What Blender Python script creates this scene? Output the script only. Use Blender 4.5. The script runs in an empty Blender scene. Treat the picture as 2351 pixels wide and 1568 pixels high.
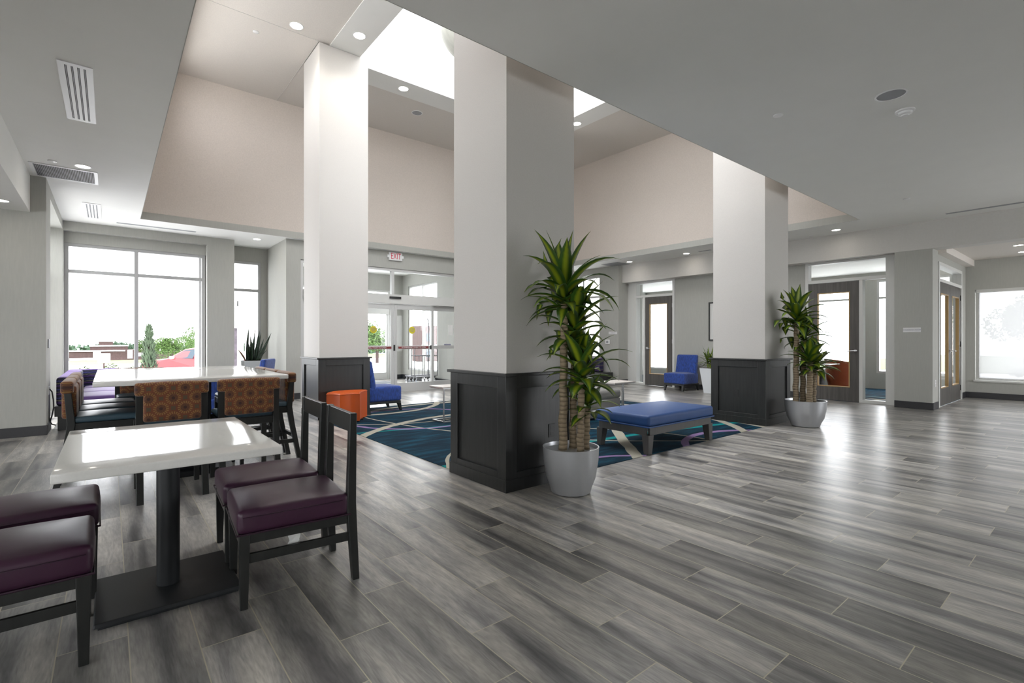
import bpy, math, random
from mathutils import Vector, Matrix
random.seed(7)
PI = math.pi
S = bpy.context.scene
COL = S.collection

# ------------------------------------------------------------------ camera, world, exposure
CAMZ = 1.22
cd = bpy.data.cameras.new('camera'); cam = bpy.data.objects.new('camera', cd); COL.objects.link(cam)
cam.location = (0, 0, CAMZ)
cam.rotation_euler = (PI/2, 0, -(PI/2 - 0.887758))
cd.sensor_width = 36; cd.sensor_fit = 'HORIZONTAL'; cd.lens = 36*1136/2351
cd.shift_y = -2/2351; cd.clip_start = 0.05; cd.clip_end = 600
S.camera = cam
S.view_settings.view_transform = 'Standard'; S.view_settings.look = 'None'
S.view_settings.gamma = 1; S.view_settings.use_curve_mapping = False
S.view_settings.exposure = 1.05
w = bpy.data.worlds.new('sky'); S.world = w; w.use_nodes = True
bg = w.node_tree.nodes['Background']
bg.inputs[0].default_value = (0.95, 0.97, 1.0, 1); bg.inputs[1].default_value = 4.5
S.cycles.max_bounces = 10; S.cycles.diffuse_bounces = 6; S.cycles.glossy_bounces = 4
S.cycles.transparent_max_bounces = 12; S.cycles.transmission_bounces = 4
S.cycles.sample_clamp_indirect = 8; S.cycles.caustics_reflective = False; S.cycles.caustics_refractive = False

def portal(name, loc, sx, sy, rot):
    l = bpy.data.lights.new(name, 'AREA'); l.shape = 'RECTANGLE'; l.size = sx; l.size_y = sy
    l.cycles.is_portal = True
    o = bpy.data.objects.new(name, l); COL.objects.link(o); o.location = loc; o.rotation_euler = rot
    return o
# daylight portals in the window openings, some of them added (they only guide the sky light)
portal('portal_a', (0.45, 12.25, 1.7), 2.3, 2.7, (-PI/2, 0, 0))
portal('portal_b', (2.35, 12.75, 1.7), 0.8, 2.7, (-PI/2, 0, 0))
portal('portal_c', (5.25, 14.9, 1.6), 4.2, 2.9, (-PI/2, 0, 0))
portal('portal_d', (5.3, 5.85, 7.75), 4.3, 4.3, (0, 0, 0))
portal('portal_e', (14.6, 0.0, 1.4), 2.0, 4.0, (0, PI/2, 0))
portal('portal_f', (-1.3, 10.1, 1.7), 2.8, 2.4, (0, -PI/2, 0))
portal('portal_h', (-7.3, 3.8, 1.65), 1.9, 4.8, (0, -PI/2, 0))
portal('portal_k', (0.45, 6.5, 5.25), 0.6, 6.4, (0, -PI/2, 0))
portal('portal_l', (5.3, 2.6, 5.25), 8.0, 0.6, (PI/2, 0, 0))
portal('portal_j', (10.7, -5.3, 1.6), 5.6, 2.4, (PI/2, 0, 0))
portal('portal_g', (11.4, 10.2, 1.9), 2.4, 1.4, (0, PI/2, 0))

# ------------------------------------------------------------------ materials
def nodes_of(m):
    nt = m.node_tree; return nt, nt.nodes, nt.links
def mat(name, col, rough=0.6, metal=0.0, noise=0.0, scale=20, stretch=(1, 1, 1), bump=0.0, bscale=None, spec=0.5, sheen=0.0, emit=None, estr=0, coat=0.0):
    m = bpy.data.materials.new(name); m.use_nodes = True
    nt, N, L = nodes_of(m); b = N['Principled BSDF']
    b.inputs['Base Color'].default_value = (*col, 1); b.inputs['Roughness'].default_value = rough
    b.inputs['Metallic'].default_value = metal; b.inputs['Specular IOR Level'].default_value = spec
    b.inputs['Sheen Weight'].default_value = sheen
    b.inputs['Coat Weight'].default_value = coat
    if emit: b.inputs['Emission Color'].default_value = (*emit, 1); b.inputs['Emission Strength'].default_value = estr
    if noise or bump:
        tc = N.new('ShaderNodeTexCoord'); mp = N.new('ShaderNodeMapping'); mp.inputs['Scale'].default_value = stretch
        L.new(tc.outputs['Object'], mp.inputs[0])
        nz = N.new('ShaderNodeTexNoise'); nz.inputs['Scale'].default_value = scale; nz.inputs['Detail'].default_value = 4
        L.new(mp.outputs[0], nz.inputs['Vector'])
        if noise:
            r = N.new('ShaderNodeValToRGB'); r.color_ramp.elements[0].position = 0.3; r.color_ramp.elements[1].position = 0.7
            r.color_ramp.elements[0].color = (*[c*(1-noise) for c in col], 1); r.color_ramp.elements[1].color = (*[min(1, c*(1+noise)) for c in col], 1)
            L.new(nz.outputs[0], r.inputs[0]); L.new(r.outputs[0], b.inputs['Base Color'])
        if bump:
            n2 = nz
            if bscale:
                n2 = N.new('ShaderNodeTexNoise'); n2.inputs['Scale'].default_value = bscale; n2.inputs['Detail'].default_value = 3
                L.new(mp.outputs[0], n2.inputs['Vector'])
            bp = N.new('ShaderNodeBump'); bp.inputs['Strength'].default_value = bump; bp.inputs['Distance'].default_value = 0.01
            L.new(n2.outputs[0], bp.inputs['Height']); L.new(bp.outputs[0], b.inputs['Normal'])
    return m
def math_n(N, L, op, a, b=None, c=None):
    n = N.new('ShaderNodeMath'); n.operation = op
    for i, v in enumerate((a, b, c)):
        if v is None: continue
        if isinstance(v, (int, float)): n.inputs[i].default_value = v
        else: L.new(v, n.inputs[i])
    return n.outputs[0]
def mix_c(N, L, fac, a, b):
    n = N.new('ShaderNodeMix'); n.data_type = 'RGBA'
    for i, v in ((0, fac), (6, a), (7, b)):
        if isinstance(v, (int, float)): n.inputs[i].default_value = v
        elif isinstance(v, tuple): n.inputs[i].default_value = (*v, 1)
        else: L.new(v, n.inputs[i])
    return n.outputs[2]
def glass(name, tint=(1, 1, 1), gloss=0.9):
    m = bpy.data.materials.new(name); m.use_nodes = True
    nt, N, L = nodes_of(m); N.remove(N['Principled BSDF'])
    t = N.new('ShaderNodeBsdfTransparent'); t.inputs[0].default_value = (*tint, 1)
    g = N.new('ShaderNodeBsdfGlossy'); g.inputs['Roughness'].default_value = 0.02
    g.inputs[0].default_value = (gloss, gloss, gloss, 1)
    f = N.new('ShaderNodeFresnel'); ge = N.new('ShaderNodeNewGeometry')
    ior = math_n(N, L, 'SUBTRACT', 1.4, math_n(N, L, 'MULTIPLY', ge.outputs['Backfacing'], 1.4-1/1.4)); L.new(ior, f.inputs[0])
    x = N.new('ShaderNodeMixShader'); L.new(f.outputs[0], x.inputs[0]); L.new(t.outputs[0], x.inputs[1]); L.new(g.outputs[0], x.inputs[2])
    L.new(x.outputs[0], N['Material Output'].inputs[0]); return m

def shade_cloth(name):
    m = bpy.data.materials.new(name); m.use_nodes = True
    nt, N, L = nodes_of(m); N.remove(N['Principled BSDF'])
    t = N.new('ShaderNodeBsdfTransparent'); t.inputs[0].default_value = (0.11, 0.11, 0.11, 1)
    tr = N.new('ShaderNodeBsdfTranslucent'); tr.inputs[0].default_value = (0.30, 0.30, 0.30, 1)
    x = N.new('ShaderNodeMixShader'); x.inputs[0].default_value = 0.5
    L.new(t.outputs[0], x.inputs[1]); L.new(tr.outputs[0], x.inputs[2]); L.new(x.outputs[0], N['Material Output'].inputs[0]); return m

WALL = mat('wall paint', (0.41, 0.41, 0.38), 0.85, noise=0.03, scale=60, stretch=(1, 1, 0.1), bump=0.05, bscale=200)
WALLHI = mat('beige textured wallcovering', (0.64, 0.575, 0.52), 0.9, noise=0.05, scale=55, bump=0.2, bscale=90)
CEIL = mat('ceiling paint', (0.80, 0.80, 0.775), 0.9, noise=0.01, scale=3)
CEILHI = mat('textured ceiling', (0.68, 0.64, 0.595), 0.9, noise=0.04, scale=70, bump=0.2, bscale=120)
PILLAR = mat('pillar wallcovering', (0.57, 0.55, 0.525), 0.8, noise=0.03, scale=120, bump=0.1)
SOFFIT = mat('soffit paint', (0.60, 0.585, 0.56), 0.85, noise=0.02, scale=40)
WHITE = mat('white plaster', (0.85, 0.86, 0.85), 0.8)
TRIMG = mat('light grey trim', (0.62, 0.62, 0.60), 0.5)
ALU = mat('clear anodised aluminium', (0.55, 0.55, 0.54), 0.42, metal=0.35)
ALUDK = mat('window frame grey', (0.42, 0.42, 0.42), 0.45, metal=0.2)
BASEB = mat('charcoal baseboard', (0.030, 0.030, 0.033), 0.45)
DOORW = mat('dark veneer door', (0.085, 0.078, 0.072), 0.5, noise=0.25, scale=30, stretch=(1, 1, 0.06))
OAKEDGE = mat('golden edge bead', (0.42, 0.27, 0.11), 0.5)
DARKW = mat('charcoal stained wood', (0.022, 0.023, 0.0225), 0.36, noise=0.22, scale=40, stretch=(1, 1, 0.08), bump=0.05)
CHAIRW = mat('charcoal chair wood', (0.020, 0.021, 0.020), 0.34, noise=0.15, scale=50, stretch=(1, 1, 0.1))
CHROME = mat('polished chrome', (0.75, 0.75, 0.76), 0.15, metal=1)
CARTM = mat('dull cart steel', (0.22, 0.22, 0.23), 0.45, metal=0.5)
STEEL = mat('brushed steel', (0.55, 0.55, 0.55), 0.3, metal=1)
BLACKM = mat('black powder coated metal', (0.012, 0.014, 0.016), 0.5)
BLACKP = mat('black plastic', (0.02, 0.02, 0.02), 0.4)
WHITEP = mat('white plastic', (0.80, 0.80, 0.80), 0.4)
QUARTZ = mat('white quartz', (0.76, 0.75, 0.72), 0.10, noise=0.02, scale=120, spec=0.6)
PURPLE = mat('plum vinyl', (0.044, 0.014, 0.034), 0.38, bump=0.05, bscale=400, noise=0.05, scale=5, spec=0.45)
PURPIPE = mat('plum piping', (0.025, 0.008, 0.02), 0.35)
TEALV = mat('blue grey vinyl', (0.045, 0.085, 0.115), 0.42, spec=0.5)
VIOLET = mat('violet fabric', (0.095, 0.045, 0.19), 0.7, sheen=0.3)
BLUEF = mat('royal blue fabric', (0.014, 0.050, 0.25), 0.85, noise=0.45, scale=45, stretch=(1, 1, 0.35), bump=0.2, bscale=300, sheen=0.3)
BLUEV = mat('navy blue vinyl', (0.018, 0.062, 0.20), 0.5, spec=0.4, noise=0.05, scale=8)
ORANGEV = mat('orange vinyl', (0.52, 0.082, 0.006), 0.42)
ORANGEF = mat('burnt orange upholstery', (0.35, 0.07, 0.015), 0.45)
GREYF = mat('grey tweed fabric', (0.16, 0.155, 0.145), 0.9, noise=0.2, scale=200, bump=0.2, sheen=0.2)
POTS = mat('silver grey planter', (0.47, 0.48, 0.50), 0.34, metal=0.5)
POTW = mat('white planter', (0.72, 0.75, 0.78), 0.4)
POTG = mat('pale grey planter', (0.42, 0.44, 0.45), 0.6)
SOIL = mat('potting soil', (0.028, 0.022, 0.018), 0.95, noise=0.5, scale=90, bump=0.8, bscale=60)
LAMPE = mat('lamp glow', (1, 1, 1), 0.5, emit=(1, 0.93, 0.82), estr=14)
GRILLE = mat('grey grille', (0.30, 0.31, 0.33), 0.5)
DARKIN = mat('dark duct interior', (0.09, 0.085, 0.08), 0.8)
OUTWHITE = mat('pale stucco outside', (0.80, 0.80, 0.80), 0.9)
PAVE = mat('pale concrete outside', (0.74, 0.74, 0.73), 0.9, noise=0.04, scale=1)
GRASS = mat('lawn', (0.060, 0.095, 0.018), 0.9, noise=0.3, scale=3)
LEAFOUT = mat('tree leaves outside', (0.045, 0.090, 0.014), 0.8, noise=0.5, scale=2.2)
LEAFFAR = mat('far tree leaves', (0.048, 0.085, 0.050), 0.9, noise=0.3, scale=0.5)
LEAFYEL = mat('yellow green shrub leaves', (0.040, 0.062, 0.008), 0.8, noise=0.4, scale=6)
JUNIP = mat('juniper foliage', (0.055, 0.082, 0.045), 0.9, noise=0.4, scale=8)
BRICKO = mat('brown brick outside', (0.052, 0.030, 0.028), 0.9, noise=0.2, scale=2)
STONEO = mat('grey purple stone', (0.06, 0.05, 0.06), 0.9, noise=0.5, scale=5)
CARRED = mat('red car paint', (0.16, 0.008, 0.012), 0.35, coat=0.15)
CARGL = mat('car window', (0.03, 0.045, 0.06), 0.3, spec=0.2)
GLASS = glass('clear glass')
GLASSD = glass('door glass', (0.97, 0.98, 0.98))
SHADE = shade_cloth('sheer roller shade')
STICKY = mat('yellow sticker', (0.65, 0.55, 0.02), 0.5)
REDM = mat('dark red', (0.22, 0.03, 0.03), 0.5)
REDL = mat('sign red', (0.62, 0.02, 0.06), 0.5)
SIGNF = mat('white sign face', (0.72, 0.72, 0.72), 0.4)
TEXTG = mat('grey lettering', (0.25, 0.25, 0.33), 0.6)
CORD = mat('black cable', (0.01, 0.01, 0.01), 0.5)
GLOBE = mat('alabaster glass', (0.55, 0.55, 0.50), 0.5, noise=0.12, scale=8, stretch=(1, 1, 0.3))
PAPER = mat('white care paper', (0.75, 0.75, 0.73), 0.7)

def leaf_material():
    m = bpy.data.materials.new('striped corn plant leaf'); m.use_nodes = True
    nt, N, L = nodes_of(m); b = N['Principled BSDF']; b.inputs['Roughness'].default_value = 0.35
    uv = N.new('ShaderNodeUVMap'); sp = N.new('ShaderNodeSeparateXYZ'); L.new(uv.outputs[0], sp.inputs[0])
    d = math_n(N, L, 'ABSOLUTE', math_n(N, L, 'SUBTRACT', sp.outputs[0], 0.5))
    r = N.new('ShaderNodeValToRGB'); L.new(d, r.inputs[0])
    e = r.color_ramp.elements; e[0].position = 0.08; e[0].color = (0.23, 0.29, 0.015, 1); e[1].position = 0.28; e[1].color = (0.028, 0.075, 0.008, 1)
    L.new(r.outputs[0], b.inputs['Base Color'])
    b.inputs['Specular IOR Level'].default_value = 0.5
    return m
LEAF = leaf_material()
def snake_material():
    m = bpy.data.materials.new('banded snake plant leaf'); m.use_nodes = True
    nt, N, L = nodes_of(m); b = N['Principled BSDF']; b.inputs['Roughness'].default_value = 0.45
    tc = N.new('ShaderNodeTexCoord'); nz = N.new('ShaderNodeTexNoise'); nz.inputs['Scale'].default_value = 12
    mp = N.new('ShaderNodeMapping'); mp.inputs['Scale'].default_value = (1, 1, 5); L.new(tc.outputs['Object'], mp.inputs[0]); L.new(mp.outputs[0], nz.inputs[0])
    r = N.new('ShaderNodeValToRGB'); L.new(nz.outputs[0], r.inputs[0])
    e = r.color_ramp.elements; e[0].position = 0.4; e[0].color = (0.008, 0.02, 0.010, 1); e[1].position = 0.6; e[1].color = (0.03, 0.055, 0.03, 1)
    L.new(r.outputs[0], b.inputs['Base Color']); return m
SNAKE = snake_material()
SNAKEB = mat('browned snake plant leaf', (0.16, 0.06, 0.015), 0.5)
def cane_material():
    m = bpy.data.materials.new('ringed cane bark'); m.use_nodes = True
    nt, N, L = nodes_of(m); b = N['Principled BSDF']; b.inputs['Roughness'].default_value = 0.8
    tc = N.new('ShaderNodeTexCoord'); wv = N.new('ShaderNodeTexWave'); wv.bands_direction = 'Z'; wv.inputs['Scale'].default_value = 9
    wv.inputs['Distortion'].default_value = 1.6; wv.inputs['Detail'].default_value = 2; wv.inputs['Detail Scale'].default_value = 2
    L.new(tc.outputs['Object'], wv.inputs[0])
    nz = N.new('ShaderNodeTexNoise'); nz.inputs['Scale'].default_value = 60; L.new(tc.outputs['Object'], nz.inputs[0])
    f = math_n(N, L, 'MULTIPLY', wv.outputs[1], math_n(N, L, 'ADD', nz.outputs[0], 0.4))
    r = N.new('ShaderNodeValToRGB'); L.new(f, r.inputs[0]); e = r.color_ramp.elements
    e[0].position = 0.0; e[0].color = (0.16, 0.12, 0.075, 1); e[1].position = 0.35; e[1].color = (0.27, 0.21, 0.135, 1)
    L.new(r.outputs[0], b.inputs['Base Color'])
    bp = N.new('ShaderNodeBump'); bp.inputs['Strength'].default_value = 0.5; bp.inputs['Distance'].default_value = 0.01
    L.new(f, bp.inputs['Height']); L.new(bp.outputs[0], b.inputs['Normal']); return m
CANE = cane_material()

def floor_material():
    m = bpy.data.materials.new('wood look plank tiles'); m.use_nodes = True
    nt, N, L = nodes_of(m); b = N['Principled BSDF']
    tc = N.new('ShaderNodeTexCoord'); sp = N.new('ShaderNodeSeparateXYZ'); L.new(tc.outputs['Object'], sp.inputs[0])
    W, H = 0.2215, 0.8895
    u = math_n(N, L, 'DIVIDE', math_n(N, L, 'SUBTRACT', sp.outputs[0], 1.168), W)
    k = math_n(N, L, 'FLOOR', u); fu = math_n(N, L, 'SUBTRACT', u, k)
    v = math_n(N, L, 'SUBTRACT', math_n(N, L, 'DIVIDE', math_n(N, L, 'SUBTRACT', sp.outputs[1], 1.703), H), math_n(N, L, 'MULTIPLY', k, 1/3))
    j = math_n(N, L, 'FLOOR', v); fv = math_n(N, L, 'SUBTRACT', v, j)
    cb = N.new('ShaderNodeCombineXYZ'); L.new(k, cb.inputs[0]); L.new(j, cb.inputs[1])
    wn = N.new('ShaderNodeTexWhiteNoise'); wn.noise_dimensions = '3D'; L.new(cb.outputs[0], wn.inputs['Vector'])
    ws = N.new('ShaderNodeSeparateColor'); L.new(wn.outputs['Color'], ws.inputs[0])
    # distance to plank edges in metres
    du = math_n(N, L, 'MULTIPLY', math_n(N, L, 'MINIMUM', fu, math_n(N, L, 'SUBTRACT', 1.0, fu)), W)
    dv = math_n(N, L, 'MULTIPLY', math_n(N, L, 'MINIMUM', fv, math_n(N, L, 'SUBTRACT', 1.0, fv)), H)
    dm = math_n(N, L, 'MINIMUM', du, dv); grout = math_n(N, L, 'LESS_THAN', dm, 0.0021)
    # grain coordinates shifted per plank
    gx = math_n(N, L, 'ADD', sp.outputs[0], math_n(N, L, 'MULTIPLY', ws.outputs[0], 37.0))
    gy = math_n(N, L, 'ADD', sp.outputs[1], math_n(N, L, 'MULTIPLY', ws.outputs[1], 53.0))
    g = N.new('ShaderNodeCombineXYZ'); L.new(math_n(N, L, 'MULTIPLY', gx, 1.0), g.inputs[0]); L.new(math_n(N, L, 'MULTIPLY', gy, 0.11), g.inputs[1])
    n0 = N.new('ShaderNodeTexNoise'); n0.inputs['Scale'].default_value = 6; n0.inputs['Detail'].default_value = 3; L.new(g.outputs[0], n0.inputs['Vector'])
    va = N.new('ShaderNodeVectorMath'); va.operation = 'MULTIPLY_ADD'; L.new(n0.outputs['Color'], va.inputs[0]); va.inputs[1].default_value = (0.13, 0.02, 0); L.new(g.outputs[0], va.inputs[2])
    n1 = N.new('ShaderNodeTexNoise'); n1.inputs['Scale'].default_value = 9; n1.inputs['Detail'].default_value = 2.6; n1.inputs['Roughness'].default_value = 0.5; L.new(va.outputs[0], n1.inputs['Vector'])
    n2 = N.new('ShaderNodeTexNoise'); n2.inputs['Scale'].default_value = 110; n2.inputs['Detail'].default_value = 3; L.new(va.outputs[0], n2.inputs['Vector'])
    r = N.new('ShaderNodeValToRGB'); L.new(n1.outputs[0], r.inputs[0]); e = r.color_ramp.elements
    e[0].position = 0.27; e[0].color = (0.085, 0.082, 0.084, 1)
    e[1].position = 0.74; e[1].color = (0.52, 0.49, 0.44, 1)
    x = e.new(0.40); x.color = (0.19, 0.184, 0.182, 1); x = e.new(0.47); x.color = (0.27, 0.26, 0.25, 1); x = e.new(0.60); x.color = (0.40, 0.38, 0.35, 1)
    fine = math_n(N, L, 'ADD', math_n(N, L, 'MULTIPLY', n2.outputs[0], 1.15), 0.43)
    tone = math_n(N, L, 'MULTIPLY', fine, math_n(N, L, 'ADD', math_n(N, L, 'MULTIPLY', ws.outputs[2], 0.72), 0.60))
    c1 = mix_c(N, L, 1.0, (0, 0, 0), (0, 0, 0)); mulnode = c1.node; mulnode.blend_type = 'MULTIPLY'
    L.new(r.outputs[0], mulnode.inputs[6]); cc = N.new('ShaderNodeCombineColor'); 
    for i in range(3): L.new(tone, cc.inputs[i])
    L.new(cc.outputs[0], mulnode.inputs[7])
    out = mix_c(N, L, grout, c1, (0.50, 0.46, 0.35))
    L.new(out, b.inputs['Base Color'])
    rr = math_n(N, L, 'ADD', math_n(N, L, 'MULTIPLY', n2.outputs[0], 0.12), 0.25); L.new(rr, b.inputs['Roughness'])
    bp = N.new('ShaderNodeBump'); bp.inputs['Strength'].default_value = 0.35; bp.inputs['Distance'].default_value = 0.002
    hh = math_n(N, L, 'SUBTRACT', math_n(N, L, 'MULTIPLY', n2.outputs[0], 0.5), grout); L.new(hh, bp.inputs['Height']); L.new(bp.outputs[0], b.inputs['Normal'])
    return m
FLOOR = floor_material()

def circle3(a, b, c):
    ax, ay = a; bx, by = b; cx, cy = c
    d = 2*(ax*(by-cy)+bx*(cy-ay)+cx*(ay-by))
    ux = ((ax*ax+ay*ay)*(by-cy)+(bx*bx+by*by)*(cy-ay)+(cx*cx+cy*cy)*(ay-by))/d
    uy = ((ax*ax+ay*ay)*(cx-bx)+(bx*bx+by*by)*(ax-cx)+(cx*cx+cy*cy)*(bx-ax))/d
    return ux, uy, math.hypot(ax-ux, ay-uy)
def carpet_material(name, arcs):
    m = bpy.data.materials.new(name); m.use_nodes = True
    nt, N, L = nodes_of(m); b = N['Principled BSDF']; b.inputs['Roughness'].default_value = 0.95; b.inputs['Specular IOR Level'].default_value = 0.1
    tc = N.new('ShaderNodeTexCoord'); P = tc.outputs['Object']
    mp = N.new('ShaderNodeMapping'); mp.inputs['Scale'].default_value = (1, 5, 1); mp.inputs['Rotation'].default_value = (0, 0, 0.6); L.new(P, mp.inputs[0])
    nz = N.new('ShaderNodeTexNoise'); nz.inputs['Scale'].default_value = 2.2; nz.inputs['Detail'].default_value = 4; L.new(mp.outputs[0], nz.inputs['Vector'])
    r = N.new('ShaderNodeValToRGB'); L.new(nz.outputs[0], r.inputs[0]); e = r.color_ramp.elements
    e[0].position = 0.35; e[0].color = (0.006, 0.016, 0.030, 1); e[1].position = 0.68; e[1].color = (0.008, 0.055, 0.090, 1)
    x = e.new(0.5); x.color = (0.007, 0.026, 0.044, 1)
    col = r.outputs[0]
    n3 = N.new('ShaderNodeTexNoise'); n3.inputs['Scale'].default_value = 3; L.new(P, n3.inputs['Vector'])
    wob = math_n(N, L, 'MULTIPLY', math_n(N, L, 'SUBTRACT', n3.outputs[0], 0.5), 0.05)
    for (cx, cy, R, wd, c) in arcs:
        vd = N.new('ShaderNodeVectorMath'); vd.operation = 'DISTANCE'; L.new(P, vd.inputs[0]); vd.inputs[1].default_value = (cx, cy, 0)
        q = math_n(N, L, 'ABSOLUTE', math_n(N, L, 'SUBTRACT', math_n(N, L, 'ADD', vd.outputs['Value'], wob), R))
        f = math_n(N, L, 'LESS_THAN', q, wd)
        col = mix_c(N, L, f, col, c)
    n4 = N.new('ShaderNodeTexNoise'); n4.inputs['Scale'].default_value = 300; L.new(P, n4.inputs['Vector'])
    bp = N.new('ShaderNodeBump'); bp.inputs['Strength'].default_value = 0.6; bp.inputs['Distance'].default_value = 0.01
    L.new(n4.outputs[0], bp.inputs['Height']); L.new(bp.outputs[0], b.inputs['Normal']); L.new(col, b.inputs['Base Color']); return m
BEI = (0.36, 0.34, 0.28); PUR = (0.24, 0.16, 0.31); TEA = (0.008, 0.20, 0.20)
_arc = []
for pts, wd, c in ((((2.584, 6.302), (3.134, 6.169), (3.762, 6.068)), 0.022, TEA), (((4.817, 4.009), (5.312, 3.949), (6.358, 3.777)), 0.05, TEA),
                   (((2.84, 6.926), (3.36, 6.614), (4.072, 6.548)), 0.02, BEI), (((5.104, 4.643), (5.345, 4.396), (5.433, 4.274)), 0.018, BEI),
                   (((4.53, 4.121), (4.963, 3.689), (5.662, 3.16)), 0.018, BEI),
                   (((3.45, 8.014), (3.948, 8.026), (4.641, 7.463)), 0.035, PUR), (((3.942, 3.444), (4.244, 3.285), (4.361, 3.19)), 0.03, PUR),
                   (((5.506, 3.367), (6.25, 3.416), (6.677, 3.213)), 0.045, PUR),
                   (((3.245, 7.748), (4.136, 7.766), (5.007, 8.497)), 0.055, BEI), (((2.546, 6.121), (3.208, 6.60), (3.947, 6.862)), 0.06, BEI),
                   (((5.279, 4.254), (4.655, 3.603), (4.35, 3.26)), 0.065, BEI), (((7.204, 3.888), (6.992, 3.587), (6.683, 3.257)), 0.06, BEI)):
    _arc.append((*circle3(*pts), wd, c))
CARPET = carpet_material('swirl carpet', _arc)
CARPET2 = carpet_material('office swirl carpet', [(13, 5, 1.2, 0.05, BEI), (12, 2.2, 1.0, 0.06, BEI), (12.4, 3.4, 0.5, 0.03, (0.25, 0.4, 0.4)), (14, 3, 1.6, 0.04, BEI)])

def medallion_material():
    m = bpy.data.materials.new('rust medallion velvet'); m.use_nodes = True
    nt, N, L = nodes_of(m); b = N['Principled BSDF']; b.inputs['Roughness'].default_value = 0.75; b.inputs['Sheen Weight'].default_value = 0.3
    tc = N.new('ShaderNodeTexCoord'); sp = N.new('ShaderNodeSeparateXYZ'); L.new(tc.outputs['Object'], sp.inputs[0])
    a = 0.155
    def cell(off):
        x = math_n(N, L, 'ADD', math_n(N, L, 'DIVIDE', sp.outputs[1], a), off); z = math_n(N, L, 'ADD', math_n(N, L, 'DIVIDE', sp.outputs[2], a), off)
        fx = math_n(N, L, 'SUBTRACT', math_n(N, L, 'FRACT', x), 0.5); fz = math_n(N, L, 'SUBTRACT', math_n(N, L, 'FRACT', z), 0.5)
        rr = math_n(N, L, 'SQRT', math_n(N, L, 'ADD', math_n(N, L, 'MULTIPLY', fx, fx), math_n(N, L, 'MULTIPLY', fz, fz)))
        return rr, math_n(N, L, 'ARCTAN2', fz, fx)
    r1, a1 = cell(20.0); r2, a2 = cell(20.5)
    first = math_n(N, L, 'LESS_THAN', r1, r2)
    r = math_n(N, L, 'MINIMUM', r1, r2)
    n = N.new('ShaderNodeMix'); n.data_type = 'FLOAT'; L.new(first, n.inputs[0]); L.new(a2, n.inputs[2]); L.new(a1, n.inputs[3]); ang = n.outputs[0]
    pet = math_n(N, L, 'GREATER_THAN', math_n(N, L, 'COSINE', math_n(N, L, 'MULTIPLY', ang, 18.0)), -0.1)
    ringo = math_n(N, L, 'MULTIPLY', math_n(N, L, 'GREATER_THAN', r, 0.20), math_n(N, L, 'LESS_THAN', r, 0.325))
    ringi = math_n(N, L, 'MULTIPLY', math_n(N, L, 'GREATER_THAN', r, 0.075), math_n(N, L, 'LESS_THAN', r, 0.19))
    dot = math_n(N, L, 'LESS_THAN', r, 0.075)
    nz = N.new('ShaderNodeTexNoise'); nz.inputs['Scale'].default_value = 25; L.new(tc.outputs['Object'], nz.inputs[0])
    base = mix_c(N, L, nz.outputs[0], (0.095, 0.022, 0.005), (0.18, 0.046, 0.009))
    dia = math_n(N, L, 'GREATER_THAN', r, 0.41); base = mix_c(N, L, dia, base, (0.07, 0.045, 0.022))
    c = mix_c(N, L, math_n(N, L, 'MULTIPLY', ringo, pet), base, (0.22, 0.115, 0.028))
    c = mix_c(N, L, ringi, c, (0.125, 0.042, 0.009))
    pet2 = math_n(N, L, 'GREATER_THAN', math_n(N, L, 'COSINE', math_n(N, L, 'MULTIPLY', ang, 18.0)), 0.2)
    c = mix_c(N, L, math_n(N, L, 'MULTIPLY', ringi, pet2), c, (0.045, 0.012, 0.006))
    c = mix_c(N, L, dot, c, (0.035, 0.008, 0.004))
    L.new(c, b.inputs['Base Color']); return m
MEDAL = medallion_material()

def stripe_material():
    m = bpy.data.materials.new('navy violet stripe fabric'); m.use_nodes = True
    nt, N, L = nodes_of(m); b = N['Principled BSDF']; b.inputs['Roughness'].default_value = 0.8
    tc = N.new('ShaderNodeTexCoord'); sp = N.new('ShaderNodeSeparateXYZ'); L.new(tc.outputs['Object'], sp.inputs[0])
    nz = N.new('ShaderNodeTexNoise'); nz.inputs['Scale'].default_value = 22; L.new(tc.outputs['Object'], nz.inputs[0])
    z = math_n(N, L, 'ADD', math_n(N, L, 'DIVIDE', sp.outputs[2], 0.115), math_n(N, L, 'MULTIPLY', nz.outputs[0], 0.25))
    f = math_n(N, L, 'FRACT', z); r = N.new('ShaderNodeValToRGB'); r.color_ramp.interpolation = 'CONSTANT'; L.new(f, r.inputs[0]); e = r.color_ramp.elements
    e[0].position = 0; e[0].color = (0.012, 0.012, 0.035, 1); e[1].position = 0.3; e[1].color = (0.075, 0.03, 0.16, 1)
    for p, c in ((0.45, (0.02, 0.02, 0.05)), (0.6, (0.16, 0.15, 0.10)), (0.7, (0.012, 0.016, 0.045)), (0.88, (0.05, 0.05, 0.19))):
        x = e.new(p); x.color = (*c, 1)
    L.new(r.outputs[0], b.inputs['Base Color']); return m
STRIPE = stripe_material()

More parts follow.
